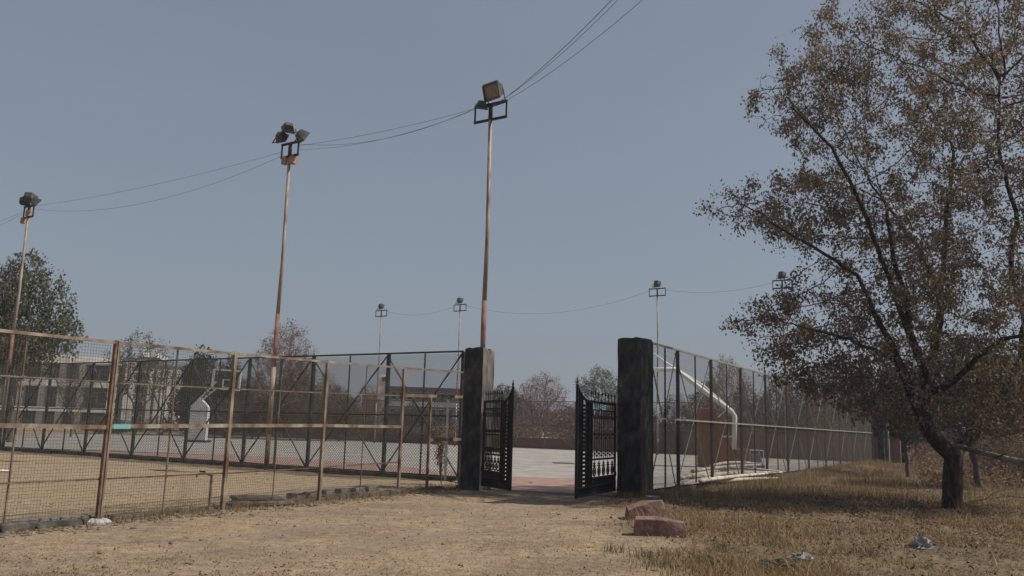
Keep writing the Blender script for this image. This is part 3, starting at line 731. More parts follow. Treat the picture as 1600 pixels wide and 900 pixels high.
def wire_span(a, b, sag, label, r=.0055, n=18):
    a = np.array(a, float); b = np.array(b, float)
    pts = [a+(b-a)*t-np.array([0, 0, 4*sag*t*(1-t)]) for t in np.linspace(0, 1, n)]
    pts = [p-pts[0] for p in pts]
    o = MB().tube(pts, r, 5).build('overhead_cable', M['cable']); o.location = a
    return tag(o, label, 'cable', 'cables strung between the floodlight masts')
def off(p, s, z): return (p[0]+math.cos(RA)*s, p[1]+math.sin(RA)*s, p[2]+z)
z_ = 0
wire_span(off(p1, -.5, -.05), off(p2, .45, -.25), .2, 'upper sagging cable between the leftmost and the second mast')
wire_span(off(p1, -.5, -.2), off(p2, .45, -.4), .72, 'lower sagging cable between the leftmost and the second mast')
wire_span(off(p2, -.45, -.1), off(p3, .5, .0), .42, 'lowest sagging cable between the second mast and the nearest mast')
wire_span(off(p2, -.45, -.15), off(p3, .5, -.02), .12, 'middle cable between the second mast and the nearest mast')
wire_span(off(p2, -.45, -.3), off(p3, .5, -.04), .30, 'faint cable just under the middle one beside the nearest mast', .005)
p1l = p1+np.array([-9, 5.7, -.1])
wire_span(off(p1, .5, -.2), p1l, .4, 'upper cable leaving the leftmost mast out of frame')
wire_span(off(p1, .5, -.3), p1l+np.array([0, 0, -.5]), .45, 'lower cable leaving the leftmost mast out of frame')
e1 = p3+(AT(926, 0, 17.5)-p3)*2.2; e2 = p3+(AT(958, 0, 17.2)-p3)*2.2
wire_span(off(p3, -.3, .0), e1+np.array([0, 0, .3]), .5, 'left thick cable rising from the nearest mast to the top edge', .008)
wire_span(off(p3, -.3, .02), e1+np.array([.1, 0, .3]), .6, 'middle cable rising from the nearest mast to the top edge', .006)
wire_span(off(p3, -.35, -.05), e2+np.array([0, 0, .3]), .6, 'right thin cable rising from the nearest mast to the top edge', .006)
wire_span(off(fpts[0], -.5, -.1), off(fpts[1], .5, -.1), .5, 'distant thin cable between the two masts left of the gate', .008)
wire_span(off(fpts[1], -.5, -.1), off(fpts[2], .5, -.1), 1.1, 'distant thin cable crossing the sky above the gate opening', .008)
wire_span(off(fpts[2], -.5, -.1), off(fpts[3], .5, -.1), .4, 'distant thin cable running to the mast behind the big tree', .008)

# ------------------------------------------------------------------ basketball hoops
hl_p = np.array([-20.8, 57.0])
e = empty('basketball_hoop', (hl_p[0], hl_p[1], 0), 'basketball hoop with white padded base seen through the left fences', 'basketball hoop', 'basketball hoops')
def HP(px, py, Y=57.0): return AT(px, py, Y)
x0 = HP(296, 686)[0]; x1 = HP(324, 686)[0]; xm = (x0+x1)/2; zt = HP(311, 625)[2]; zs_ = HP(311, 636)[2]; zb = .18
wd = (x1-x0)/2
mb = MB(); prof = [(-wd, zb), (wd, zb), (wd, zs_), (wd*.25, zt), (-wd*.25, zt), (-wd, zs_)]
n_ = len(prof); vv = [(xm+a, 56.6, z) for a, z in prof]+[(xm+a, 57.0, z) for a, z in prof]
mb.add(vv, [tuple(range(n_)), tuple(range(2*n_-1, n_-1, -1))]+[((i+1) % n_, i, n_+i, n_+(i+1) % n_) for i in range(n_)])
mb.build('padded_base', M['white_pad'], e)
mb = MB(); mb.box((xm, 56.95, .11), (wd*2+.2, 1.0, .14)); mb.build('chassis', M['rubber'], e)
pa = HP(303, 632); pb = HP(338, 596); pc = HP(312, 628); pd = HP(338, 607)
mb = MB(); mb.bar(pa, pb, .09); mb.bar(pc, pd, .09)
for t in (.2, .4, .6, .8): mb.bar(pa+(pb-pa)*t, pc+(pd-pc)*min(1, t+.08), .05)
mb.build('arm', M['white_pad'], e)
c = [HP(335, 577), HP(376, 580), HP(373, 610), HP(331, 606)]; mb = MB()
for i in range(4): mb.bar(c[i], c[(i+1) % 4], .15, .1)
q = [HP(349, 593), HP(363, 594), HP(362, 606), HP(348, 605)]
for i in range(4): mb.bar(q[i], q[(i+1) % 4], .09, .06)
mb.build('backboard_frame', M['yellow_frame'], e)
rc = (HP(355, 603)+np.array([0, -.35, 0])); mb = MB(); mb.tube([rc+np.array([.3*math.cos(a), .3*math.sin(a), 0]) for a in np.linspace(0, 2*PI, 17)], .015, 6, False); mb.build('rim', M['red_steel'], e)

Yh = 38.2
hp = G(1125, 732); e = empty('basketball_hoop', (hp[0], Yh, 0), 'basketball hoop on red box base with white bent tube arm', 'basketball hoop', 'basketball hoops')
def R_(px, py, Y=Yh): return AT(px, py, Y)
def boxpx(name, x0, y0, x1, y1, Y, dep, m):
    a = R_(x0, y1, Y); b_ = R_(x1, y0, Y); z0 = max(a[2], .04)
    o = MB().box(((a[0]+b_[0])/2, Y+dep/2, (z0+b_[2])/2), (b_[0]-a[0], dep, b_[2]-z0)).build(name, m, e)
    bv = o.modifiers.new('b', 'BEVEL'); bv.width = .03; bv.segments = 2; return o
boxpx('base_tower', 1097, 638, 1120, 730, Yh, 1.0, M['red_steel'])
boxpx('base_box', 1121, 648, 1149, 731, Yh+.1, .9, M['red_steel'])
boxpx('weight_box', 1150, 702, 1172, 731, Yh, 1.0, M['red_steel'])
mb = MB(); P0 = [R_(1147, 702, Yh-.15), R_(1148, 650, Yh-.15), R_(1143, 643, Yh-.15), R_(1062, 582, Yh-.15), R_(1054, 577, Yh-.15), R_(1012, 578, Yh-.15)]
mb.tube(P0, .11, 10); mb.build('main_tube', M['white_paint'], e, True)
mb = MB(); P0 = [R_(1143, 640, Yh+.2), R_(1100, 603, Yh+.2), R_(1040, 566, Yh+.2), R_(1012, 545, Yh+.2)]; mb.tube(P0, .045, 8); mb.build('tie_rod', M['white_paint'], e, True)
mb = MB(); mb.bar(R_(1128, 682, Yh-.1), R_(1146, 682, Yh-.1), .07); mb.bar(R_(1122, 652, Yh-.1), R_(1134, 641, Yh-.1), .06); mb.build('strut', M['white_paint'], e)
mb = MB(); ca, cb = R_(1006, 600), R_(1006, 545)
mb.box((ca[0], Yh, (ca[2]+cb[2])/2), (.05, 1.8, 1.15)); mb.build('backboard', M['white_paint'], e)
mb = MB(); rr = np.array([ca[0]-.35, Yh, ca[2]+.12]); mb.tube([rr+np.array([.25*math.cos(a), .25*math.sin(a), 0]) for a in np.linspace(0, 2*PI, 17)], .012, 6, False); mb.build('rim', M['red_steel'], e)
# small trolley behind it
ce = G(1184, 733); Yc = 38.4
e = empty('trolley', (ce[0], Yc, 0), 'small grey wheeled trolley frame beside the red hoop base', 'trolley')
a = R_(1172, 731, Yc); b_ = R_(1193, 704, Yc); z0 = .22; z1 = b_[2]; mb = MB()
for x in (a[0], b_[0]):
    for y in (Yc, Yc+.7): mb.bar((x, y, z0), (x, y, z1), .05)
for z in (z0, z1):
    for y in (Yc, Yc+.7): mb.bar((a[0], y, z), (b_[0], y, z), .05)
    for x in (a[0], b_[0]): mb.bar((x, Yc, z), (x, Yc+.7, z), .05)
mb.build('frame', M['white_paint'], e)
MB().box(((a[0]+b_[0])/2, Yc+.35, (z0+z1)/2-.05), ((b_[0]-a[0])*.7, .55, (z1-z0)*.6)).build('block', M['grey_steel'], e)
for x in (a[0]+.05, b_[0]-.05):
    for y in (Yc+.02, Yc+.68):
        MB().tube([(x, y-.03, .14), (x, y+.03, .14)], .10, 12).build('wheel', M['rubber'], e)

# ------------------------------------------------------------------ walls and buildings beyond the court
def wallseg(name, p, q, H, th_, m, label, capm=None):
    p = np.array(p); q = np.array(q); d = q-p; L = np.linalg.norm(d); a = math.atan2(d[1], d[0]); c = (p+q)/2
    e = empty(name, (c[0], c[1], 0), label, 'wall')
    MB().box((c[0], c[1], H/2-.2), (L, th_, H+.4), a).build('masonry', m, e)
    MB().box((c[0], c[1], H+.04), (L+.05, th_+.08, .08), a).build('coping', capm or m, e)
    return e
def brickmat():
    m = bpy.data.materials.new('red_brick_courses'); m.use_nodes = True; t = m.node_tree; N = t.nodes; L = t.links; b = N['Principled BSDF']; b.inputs['Roughness'].default_value = .95
    tc = N.new('ShaderNodeTexCoord'); mp = N.new('ShaderNodeMapping'); mp.inputs['Rotation'].default_value = (PI/2, 0, 0)
    L.new(tc.outputs['Object'], mp.inputs[0])
    br = N.new('ShaderNodeTexBrick'); br.inputs['Scale'].default_value = 4; br.inputs['Color1'].default_value = (.30, .135, .09, 1); br.inputs['Color2'].default_value = (.22, .10, .07, 1); br.inputs['Mortar'].default_value = (.28, .21, .17, 1)
    L.new(mp.outputs[0], br.inputs['Vector']); nz = N.new('ShaderNodeTexNoise'); nz.inputs['Scale'].default_value = .8; L.new(tc.outputs['Object'], nz.inputs['Vector'])
    mx = N.new('ShaderNodeMix'); mx.data_type = 'RGBA'; mx.inputs['B'].default_value = (.17, .11, .085, 1); L.new(nz.outputs['Fac'], mx.inputs['Factor']); L.new(br.outputs['Color'], mx.inputs['A']); L.new(mx.outputs['Result'], b.inputs['Base Color'])
    return m
BR = brickmat(); NO = np.array([DR[0], DR[1]])
wallseg('brick_wall', CORNER+NO*1.2-DL*1.5, CORNER+NO*1.2+DL*20, 1.55, .25, BR, 'brown red brick boundary wall behind the right end of the court')
wallseg('brick_wall', CORNER+NO*1.6+DL*20.2, CORNER+NO*1.6+DL*44, .75, .25, BR, 'low red brick boundary wall behind the far fence, seen through the gate')

def building_left():
    Y = 105.0; sc = Y/F
    o = AT(165, 671, Y); X = lambda px: AT(px, 640, Y)[0]
    def Z(py, px=100): return AT(px, py, Y)[2]
    e = empty('concrete_building', (X(30), Y, 0), 'long three storey whitewashed concrete building behind the leafy tree at left', 'building')
    x0, x1 = X(-90), X(166); D = 12
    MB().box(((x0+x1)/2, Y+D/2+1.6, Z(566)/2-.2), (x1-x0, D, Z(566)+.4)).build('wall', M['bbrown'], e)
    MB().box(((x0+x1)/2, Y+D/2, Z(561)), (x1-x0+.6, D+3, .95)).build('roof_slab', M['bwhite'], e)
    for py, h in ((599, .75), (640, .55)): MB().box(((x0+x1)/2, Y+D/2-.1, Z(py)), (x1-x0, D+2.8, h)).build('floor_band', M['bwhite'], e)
    for px in (-70, -38, -5, 27, 58, 85, 113, 160):
        MB().box((X(px), Y+.7, Z(566)/2), (.75 if px < 150 else 1.0, .8, Z(566))).build('column', M['bwhite'], e)
    for (ya, yb) in ((572, 593), (608, 632), (646, 668)):
        for a, b_ in ((-66, -42), (-34, -9), (-1, 23), (31, 54), (62, 81), (89, 109), (118, 153)):
            w0, w1 = X(a), X(b_); zz1, zz0 = Z(ya), Z(yb)
            o_ = MB().box(((w0+w1)/2, Y+1.55, (zz0+zz1)/2), (w1-w0, .16, (zz1-zz0)*.85)).build('window', M['bgrey'], e)
            k = MB(); nn = max(2, int((w1-w0)/1.2)); ww = (w1-w0)/nn
            for i in range(nn): k.box((w0+ww*(i+.5), Y+1.50, (zz0+zz1)/2), (ww*.82, .12, (zz1-zz0)*.72))
            g = k.build('pane', M['bglass'], e); g.parent = o_
    # railing walls
    # stair tower
    t0, t1 = X(172), X(226)
    MB().box(((t0+t1)/2, Y+4, Z(553)/2), (t1-t0, 7, Z(553))).build('stair_tower', M['bgrey'], e)
    MB().box((X(208), Y+4, Z(548)), (X(224)-X(192), 7.4, .55)).build('tower_cap', M['bwhite'], e)
    for (ya, yb) in ((556, 566), (575, 590), (597, 612), (622, 636), (645, 662)):
        w0, w1 = X(193), X(209); o_ = MB().box(((w0+w1)/2, Y+.46, (Z(ya)+Z(yb))/2), (w1-w0, .12, Z(ya)-Z(yb))).build('window', M['bwhite'], e)
        g = MB().box(((w0+w1)/2, Y+.41, (Z(ya)+Z(yb))/2), ((w1-w0)*.86, .12, (Z(ya)-Z(yb))*.8)).build('pane', M['bglass'], e); g.parent = o_
    for px in (181, 189): MB().box((X(px), Y+.4, Z(560)/2), (.5, .4, Z(560))).build('column', M['bwhite'], e)
    # finned wing
    f0, f1 = X(226), X(276)
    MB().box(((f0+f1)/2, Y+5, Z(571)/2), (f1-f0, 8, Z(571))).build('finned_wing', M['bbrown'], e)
    MB().box(((f0+f1)/2, Y+4.2, Z(567)), (f1-f0+.3, 7.6, .5)).build('wing_cap', M['bgrey'], e)
    for px in (217, 228, 237, 246, 255, 262):
        o_ = MB().box((X(px), Y+.6, Z(570)/2), (.5, .9, Z(570))).build('fin', M['bwhite'], e)
    MB().box(((X(215)+X(264))/2, Y+.7, Z(645)), (X(264)-X(215), .6, .3)).build('fin_beam', M['bwhite'], e)
    MB().box(((X(215)+X(264))/2, Y+.72, Z(609)), (X(264)-X(215), .6, .22)).build('fin_beam', M['bwhite'], e)
    e.rotation_euler = (0, 0, math.radians(13))
    return e
building_left()
def building_mid():
    Y = 140.0
    def X(px): return AT(px, 640, Y)[0]
    def Z(py, px=640): return AT(px, py, Y)[2]
    e = empty('grey_building', (X(650), Y, 0), 'distant grey building with pale window band seen behind the small rusty doorway', 'building')
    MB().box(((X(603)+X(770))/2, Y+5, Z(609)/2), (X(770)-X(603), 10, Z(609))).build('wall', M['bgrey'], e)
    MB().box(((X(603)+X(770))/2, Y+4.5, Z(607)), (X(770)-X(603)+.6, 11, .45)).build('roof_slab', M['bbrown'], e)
    MB().box(((X(605)+X(770))/2, Y-.1, Z(631)), (X(770)-X(605), .5, .8)).build('floor_band', M['bwhite'], e)
    MB().box((X(597), Y+3, Z(587)/2), (X(606)-X(588), 6, Z(587))).build('tower', M['bwhite'], e)
    o_ = MB().box((X(599), Y-.05, Z(594)), (1.1, .2, .9)).build('window', M['bwhite'], e); g = MB().box((X(599), Y-.1, Z(594)), (.9, .2, .7)).build('pane', M['bglass'], e); g.parent = o_
    px = 610
    while px < 765:
        for ya, yb in ((613, 625), (638, 652)):
            o_ = MB().box(((X(px)+X(px+9))/2, Y-.02, (Z(ya)+Z(yb))/2), (X(px+9)-X(px), .16, Z(ya)-Z(yb))).build('window', M['bwhite'], e)
            g = MB().box(((X(px)+X(px+9))/2, Y-.06, (Z(ya)+Z(yb))/2), ((X(px+8.4)-X(px)), .14, (Z(ya)-Z(yb))*.88)).build('pane', M['bglass'], e); g.parent = o_
        px += 12.5
    for px in (569, 575, 581, 587): MB().box((X(px), Y+.3, Z(616)/2), (.55, .6, Z(616))).build('pillar', M['ballast'], e)
    MB().box((X(578), Y+1.2, Z(618)/2), (X(590)-X(566), 1.2, Z(618))).build('porch', M['bgrey'], e)
    e.rotation_euler = (0, 0, math.radians(10))
    return e
building_mid()

# ------------------------------------------------------------------ trees
def colonize(nodes, parents, attrs, D, di, dk, iters=120, up=0.0):
    nodes = [Vector(p) for p in nodes]; parents = list(parents); at = [Vector(a) for a in attrs]; alive = list(range(len(at)))
    for it in range(iters):
        kd = kdtree.KDTree(len(nodes))
        for i, n in enumerate(nodes): kd.insert(n, i)
        kd.balance(); acc = {}; keep = []
        for ai in alive:
            _, i, ds = kd.find(at[ai])
            if ds < dk: continue
            keep.append(ai)
            if ds < di: acc.setdefault(i, Vector((0, 0, 0))); acc[i] += (at[ai]-nodes[i]).normalized()
        alive = keep
        if not acc: break
        for i, v in acc.items():
            if v.length < 1e-3: continue
            d = v.normalized()+Vector((rng.normal(0, .16), rng.normal(0, .16), rng.normal(0, .12)+up))
            nodes.append(nodes[i]+d.normalized()*D); parents.append(i)
    return np.array([tuple(n) for n in nodes]), np.array(parents)
def radii(nodes, parents, tip, exp, r0=None):
    n = len(nodes); acc = np.zeros(n); nch = np.zeros(n, int); r = np.zeros(n)
    for i in range(n-1, -1, -1):
        r[i] = max(tip, acc[i]**(1/exp) if acc[i] > 0 else tip)
        if r0 is not None and i < len(r0): r[i] = max(min(r[i], r0[i]*1.15), r0[i]*.8)
        if parents[i] >= 0: acc[parents[i]] += r[i]**exp; nch[parents[i]] += 1
    return r, nch
def branch_mesh(mb, nodes, parents, r, sides, twig=None, lim=.022):
    ch = {}
    for i, p in enumerate(parents): ch.setdefault(p, []).append(i)
    stack = [(i, None) for i in ch.get(-1, [])]
    while stack:
        s, pre = stack.pop(); chain = ([pre] if pre is not None else [])+[s]; cur = s
        while cur in ch:
            cs = sorted(ch[cur], key=lambda k: -r[k]); nx_ = cs[0]
            for o_ in cs[1:]: stack.append((o_, cur))
            chain.append(nx_); cur = nx_
        rad = [r[k] for k in chain]
        if pre is not None: rad[0] = min(rad[0], rad[1]*1.1)
        mx = max(rad); n = sides[0] if mx > .1 else (sides[1] if mx > .03 else sides[2])
        (twig if twig is not None and mx < lim else mb).tube([nodes[k] for k in chain], rad, n, False)
def leaves(points, count, spread, size, r, droop=.6, wid=.55, zoff=-.3):
    """hanging folded leaves round the given twig points"""
    k = r.integers(0, len(points), count); c = points[k]+r.normal(0, 1, (count, 3))*spread
    c[:, 2] += zoff*size
    ax = r.normal(0, 1, (count, 3)); ax[:, 2] -= droop*1.8; ax /= np.linalg.norm(ax, axis=1)[:, None]
    sd_ = np.cross(ax, r.normal(0, 1, (count, 3))); sd_ /= np.linalg.norm(sd_, axis=1)[:, None]+1e-9
    nr = np.cross(ax, sd_); L = size*r.uniform(.6, 1.35, count)[:, None]; W = L*wid*r.uniform(.6, 1.1, (count, 1))
    v = np.stack([c, c+ax*L*.45+sd_*W*.5+nr*L*.12, c+ax*L, c+ax*L*.45-sd_*W*.5+nr*L*.12], 1).reshape(-1, 3)
    b_ = (np.arange(count)*4)[:, None]; f = np.concatenate([b_+[0, 1, 2], b_+[0, 2, 3]], 0)
    rn = np.repeat(r.uniform(0, 1, count), 4)
    return v, f, rn
def ellips(c, rad, n, r, inner=.25):
    u = r.normal(0, 1, (n, 3)); u /= np.linalg.norm(u, axis=1)[:, None]
    return np.array(c)+u*np.array(rad)*(inner+(1-inner)*r.uniform(0, 1, (n, 1))**(.45))

# ---- the big tree at right
def big_tree():
    r = np.random.default_rng(21); YT = G(1487, 795)[1]; base = G(1487, 795)
    def T(px, py, dy=0.0): return AT(px, py, YT+dy)
    e = empty('shade_tree', (base[0], base[1], 0), 'big half dry tree with dark forked trunk filling the right side', 'tree')
    # skeleton (index, parent, radius)
    sk = []; pr = []; rr_ = []
    def limb(start, pts):
        p = start
        for (pt, rad) in pts:
            q0 = np.array(sk[p]) if p >= 0 else None
            tgt = np.array(pt)
            if q0 is None: sk.append(tgt); pr.append(-1); rr_.append(rad); p = len(sk)-1; continue
            r0_ = rr_[p]; n = max(1, int(np.linalg.norm(tgt-q0)/.3))
            for i in range(1, n+1):
                t = i/n; j = r.normal(0, .02, 3) if i < n else 0
                sk.append(q0+(tgt-q0)*t+j); pr.append(p); rr_.append(r0_+(rad-r0_)*t); p = len(sk)-1
        return p
    t0 = limb(-1, [(base+np.array([0, 0, -.1]), .27), (T(1488, 772), .20), (T(1489, 735), .18), (T(1490, 712), .20)])
    # left limb
    l1 = limb(t0, [(T(1466, 692, -.1), .15), (T(1441, 660, -.2), .13), (T(1437, 635, -.2), .13), (T(1450, 615, -.2), .12), (T(1450, 588, -.2), .125)])
    l2 = limb(l1, [(T(1436, 560, -.4), .10), (T(1424, 527, -.6), .085), (T(1418, 480, -.8), .075), (T(1395, 400, -1.0), .06), (T(1385, 320, -1), .045)])
    l3 = limb(l1, [(T(1460, 545, .2), .10), (T(1468, 505, .5), .09), (T(1470, 440, .8), .08), (T(1478, 350, 1.1), .065), (T(1490, 240, 1.2), .045)])
    l4 = limb(l1-1, [(T(1490, 595, -.6), .085), (T(1525, 560, -1.2), .07), (T(1565, 530, -1.8), .055), (T(1640, 520, -2.4), .04)])
    # right limb
    r1 = limb(t0, [(T(1515, 682, .3), .16), (T(1545, 650, .5), .15), (T(1570, 615, .7), .14), (T(1595, 570, .8), .12)])
    r2 = limb(r1, [(T(1602, 500, .8), .075), (T(1580, 420, .2), .06), (T(1588, 330, .0), .045), (T(1560, 230, -.3), .035), (T(1562, 130, -.4), .022)])
    r3 = limb(r1, [(T(1640, 520, 1.2), .09), (T(1700, 430, 1.5), .07), (T(1740, 300, 1.6), .05)])
    # long branches reaching left
    limb(l2-14, [(T(1340, 430, -1.0), .05), (T(1270, 385, -1.3), .035), (T(1200, 345, -1.5), .022)])
    limb(l2-8, [(T(1350, 330, -1.5), .045), (T(1300, 230, -2), .03), (T(1240, 170, -2.2), .02)])
    limb(l1-3, [(T(1400, 565, -1.2), .05), (T(1330, 530, -1.6), .035), (T(1250, 510, -1.9), .022)])
    limb(l3-12, [(T(1430, 380, 2.0), .05), (T(1370, 300, 3.0), .035)])
    pxm = YT/F
    els = [((1440, 235), (210, 270), 3.4, 1300), ((1270, 330), (150, 66), 2.2, 420), ((1160, 320), (75, 45), 1.2, 110), ((1255, 150), (95, 90), 1.8, 330), ((1252, 498), (118, 56), 1.8, 420),
           ((1420, 470), (150, 130), 3.0, 600), ((1590, 420), (190, 200), 3.6, 900), ((1440, 575), (170, 50), 2.6, 330), ((1640, 160), (200, 230), 3.4, 800), ((1330, 60), (90, 80), 1.8, 220), ((1600, 580), (140, 60), 2.6, 220), ((1480, 40), (130, 110), 2.6, 400), ((1240, 555), (70, 45), 1.4, 110), ((1350, 600), (110, 50), 2.2, 300), ((1300, 570), (105, 55), 2.0, 260), ((1440, 640), (120, 35), 2.4, 160), ((1600, 640), (90, 45), 2.4, 160), ((1560, 620), (120, 60), 2.4, 260)]
    at = []
    for (c, rd, dp, n) in els:
        cc = T(*c); at.append(ellips(cc, (rd[0]*pxm, dp, rd[1]*pxm*.98), n, r, .1))
    at = np.concatenate(at)
    nodes, par = colonize(sk, pr, at, .17, 2.6, .26, 160, .03)
    rad, nch = radii(nodes, par, .0055, 2.15, rr_)
    mb = MB(); tg = MB(); branch_mesh(mb, nodes, par, rad, (12, 7, 4), tg); mb.build('trunk', M['bark'], e, True); tg.build('twigs', M['twig_pale'], e, True)
    tw = nodes[(rad < .016)]
    # clumpy leaf density: drop twigs in some pockets
    dens = fbm(tw[:, 0]*1.0+tw[:, 2]*.4, tw[:, 1]*.7+tw[:, 2]*1.0, 31, 3, 3.0)
    tw = tw[dens > -.42+rng.uniform(-.15, .15, len(tw))]
    hub = tw[r.uniform(0, 1, len(tw)) < .30]
    v, f, rn = leaves(hub, 70000, .10, .086, r, .8, .62)
    v2, f2, rn2 = leaves(tw, 42000, .12, .075, r, .8, .62)
    f = np.concatenate([f, f2+len(v)]); v = np.concatenate([v, v2]); rn = np.concatenate([rn, rn2])
    raw('crown', v, f, M['leaf_main'], e, {'rnd': rn})
    print('big tree nodes', len(nodes), 'twigs', len(tw))
    return e, T, t0, base
bt, TT, _, tb = big_tree()

# long grey log leaning out of the fork to the right
e = empty('fallen_branch', TT(1490, 697, -.3), 'long grey leaning branch resting in the fork of the big tree', 'branch')
MB().tube([TT(1492, 696, -.28), TT(1530, 706, -.6), TT(1570, 716, -.9), TT(1620, 726, -1.2), TT(1700, 742, -1.7)], [.05, .058, .06, .065, .07], 8).build('stem', M['log'], e, True)
MB().tube([TT(1560, 714, -.85), TT(1572, 708, -1.0), TT(1583, 705, -1.1)], [.02, .014, .008], 5).build('stub', M['log'], e, True)

# ---- background tree prototypes (8 m tall, base at origin)
def proto(name, label, leafm, barkm, seed, nat, nleaf, lsize, els, spread=.16, trunk=2.2, rt=.22, D=.32, tip=.012, droop=.2, forks=3):
    r = np.random.default_rng(seed); e = empty(name, (0, 0, 0), label, 'tree')
    sk = [np.array([0, 0, -.1])]; pr = [-1]; rr_ = [rt]
    n = 7
    lean = r.uniform(-.25, .25, 2)
    for i in range(1, n+1):
        t = i/n; sk.append(np.array([lean[0]*t, lean[1]*t, trunk*t])+np.array([*r.normal(0, .03, 2), 0])); pr.append(len(sk)-2); rr_.append(rt*(1-.35*t))
    top = len(sk)-1
    for k in range(forks):
        a = 2*PI*k/forks+r.uniform(-.4, .4); p = top; d = np.array([math.cos(a)*.55, math.sin(a)*.55, .9]); d /= np.linalg.norm(d)
        for i in range(6): sk.append(sk[p]+d*D+r.normal(0, .04, 3)); pr.append(p); rr_.append(rt*.5*(1-.1*i)); p = len(sk)-1
    at = np.concatenate([ellips(c, rd, int(nat*wt), r, .1) for c, rd, wt in els])
    nodes, par = colonize(sk, pr, at, D, 4.0, .42, 80, .03)
    rad, _ = radii(nodes, par, tip, 2.2, rr_)
    mb = MB(); branch_mesh(mb, nodes, par, rad, (8, 5, 3)); mb.build('trunk', barkm, e, True)
    tw = nodes[rad < tip*3.2]
    if nleaf:
        v, f, rn = leaves(tw, nleaf, spread, lsize, r, droop, .7); raw('crown', v, f, leafm, e, {'rnd': rn})
    return e
EL_round = [((0, 0, 5.0), (2.8, 2.8, 2.6), .5), ((1.4, .3, 5.6), (1.7, 1.6, 1.6), .2), ((-1.6, -.2, 4.6), (1.6, 1.6, 1.4), .2), ((.2, .3, 7.0), (1.4, 1.4, 1.0), .15)]
EL_bush = [((0, 0, 3.6), (3.0, 3.0, 3.2), .5), ((1.7, 0, 2.6), (1.9, 1.8, 2.2), .25), ((-1.7, .3, 2.8), (1.9, 1.8, 2.3), .25), ((.3, 0, 6.4), (1.6, 1.6, 1.5), .12)]
EL_feather = [((.2, 0, 5.6), (2.4, 2.2, 2.0), .4), ((-1.9, 0, 5.2), (1.3, 1.2, .8), .15), ((1.9, 0, 6.2), (1.5, 1.3, .8), .15), ((.4, 0, 7.3), (1.3, 1.2, .7), .12), ((-.8, 0, 3.7), (1.6, 1.6, .9), .15)]
kinds = {
 'scrubbare': proto('sparse_tree', '', M['leaf_green'], M['bark_pale'], 48, 900, 2600, .16, EL_round, .2, 1.6, .2, .28, .014),
 'leafy': proto('leafy_tree', '', M['leaf_green'], M['bark_pale'], 41, 900, 11000, .17, EL_round, .17),
 'dense': proto('dense_tree', '', M['leaf_dark'], M['bark'], 42, 700, 12000, .24, EL_bush, .24, 1.2),
 'bare': proto('bare_tree', '', M['leaf_pink'], M['bark_pink'], 43, 1100, 7500, .13, EL_round, .16, 1.6, .2, .26, .014),
 'scrub': proto('scrub_tree', '', M['leaf_dry'], M['bark_pale'], 44, 800, 11000, .20, EL_bush, .22, .8, .16),
 'scrubb': proto('scrub_tree', '', M['leaf_dry'], M['bark_pink'], 47, 900, 6500, .17, EL_bush, .2, .8, .16, .28, .016),
 'feather': proto('feathery_tree', '', M['leaf_light'], M['bark_pale'], 45, 600, 9000, .13, EL_feather, .2),
 'rusty': proto('rusty_bush', '', M['leaf_rust'], M['bark_pale'], 46, 700, 9000, .16, EL_bush, .2, .5, .12),
}
used = set()
def place(kind, px, ytop, width_px, Y, label, name=None, group='trees and scrub beyond the court', rot=None, cat='tree'):
    src = kinds[kind]
    o = src if kind not in used else copy_tree(src); used.add(kind)
    b_ = AT(px, 670, Y); b_[2] = 0; H = HT(b_, ytop); wm = width_px*Y/F
    o.location = (b_[0], b_[1], 0); sx = wm/6.3; sz = H/8.1
    o.scale = (sx, sx, sz); o.rotation_euler = (0, 0, rng.uniform(0, 6.28) if rot is None else rot)
    if name: o.name = name
    tag(o, label, cat, group); return o
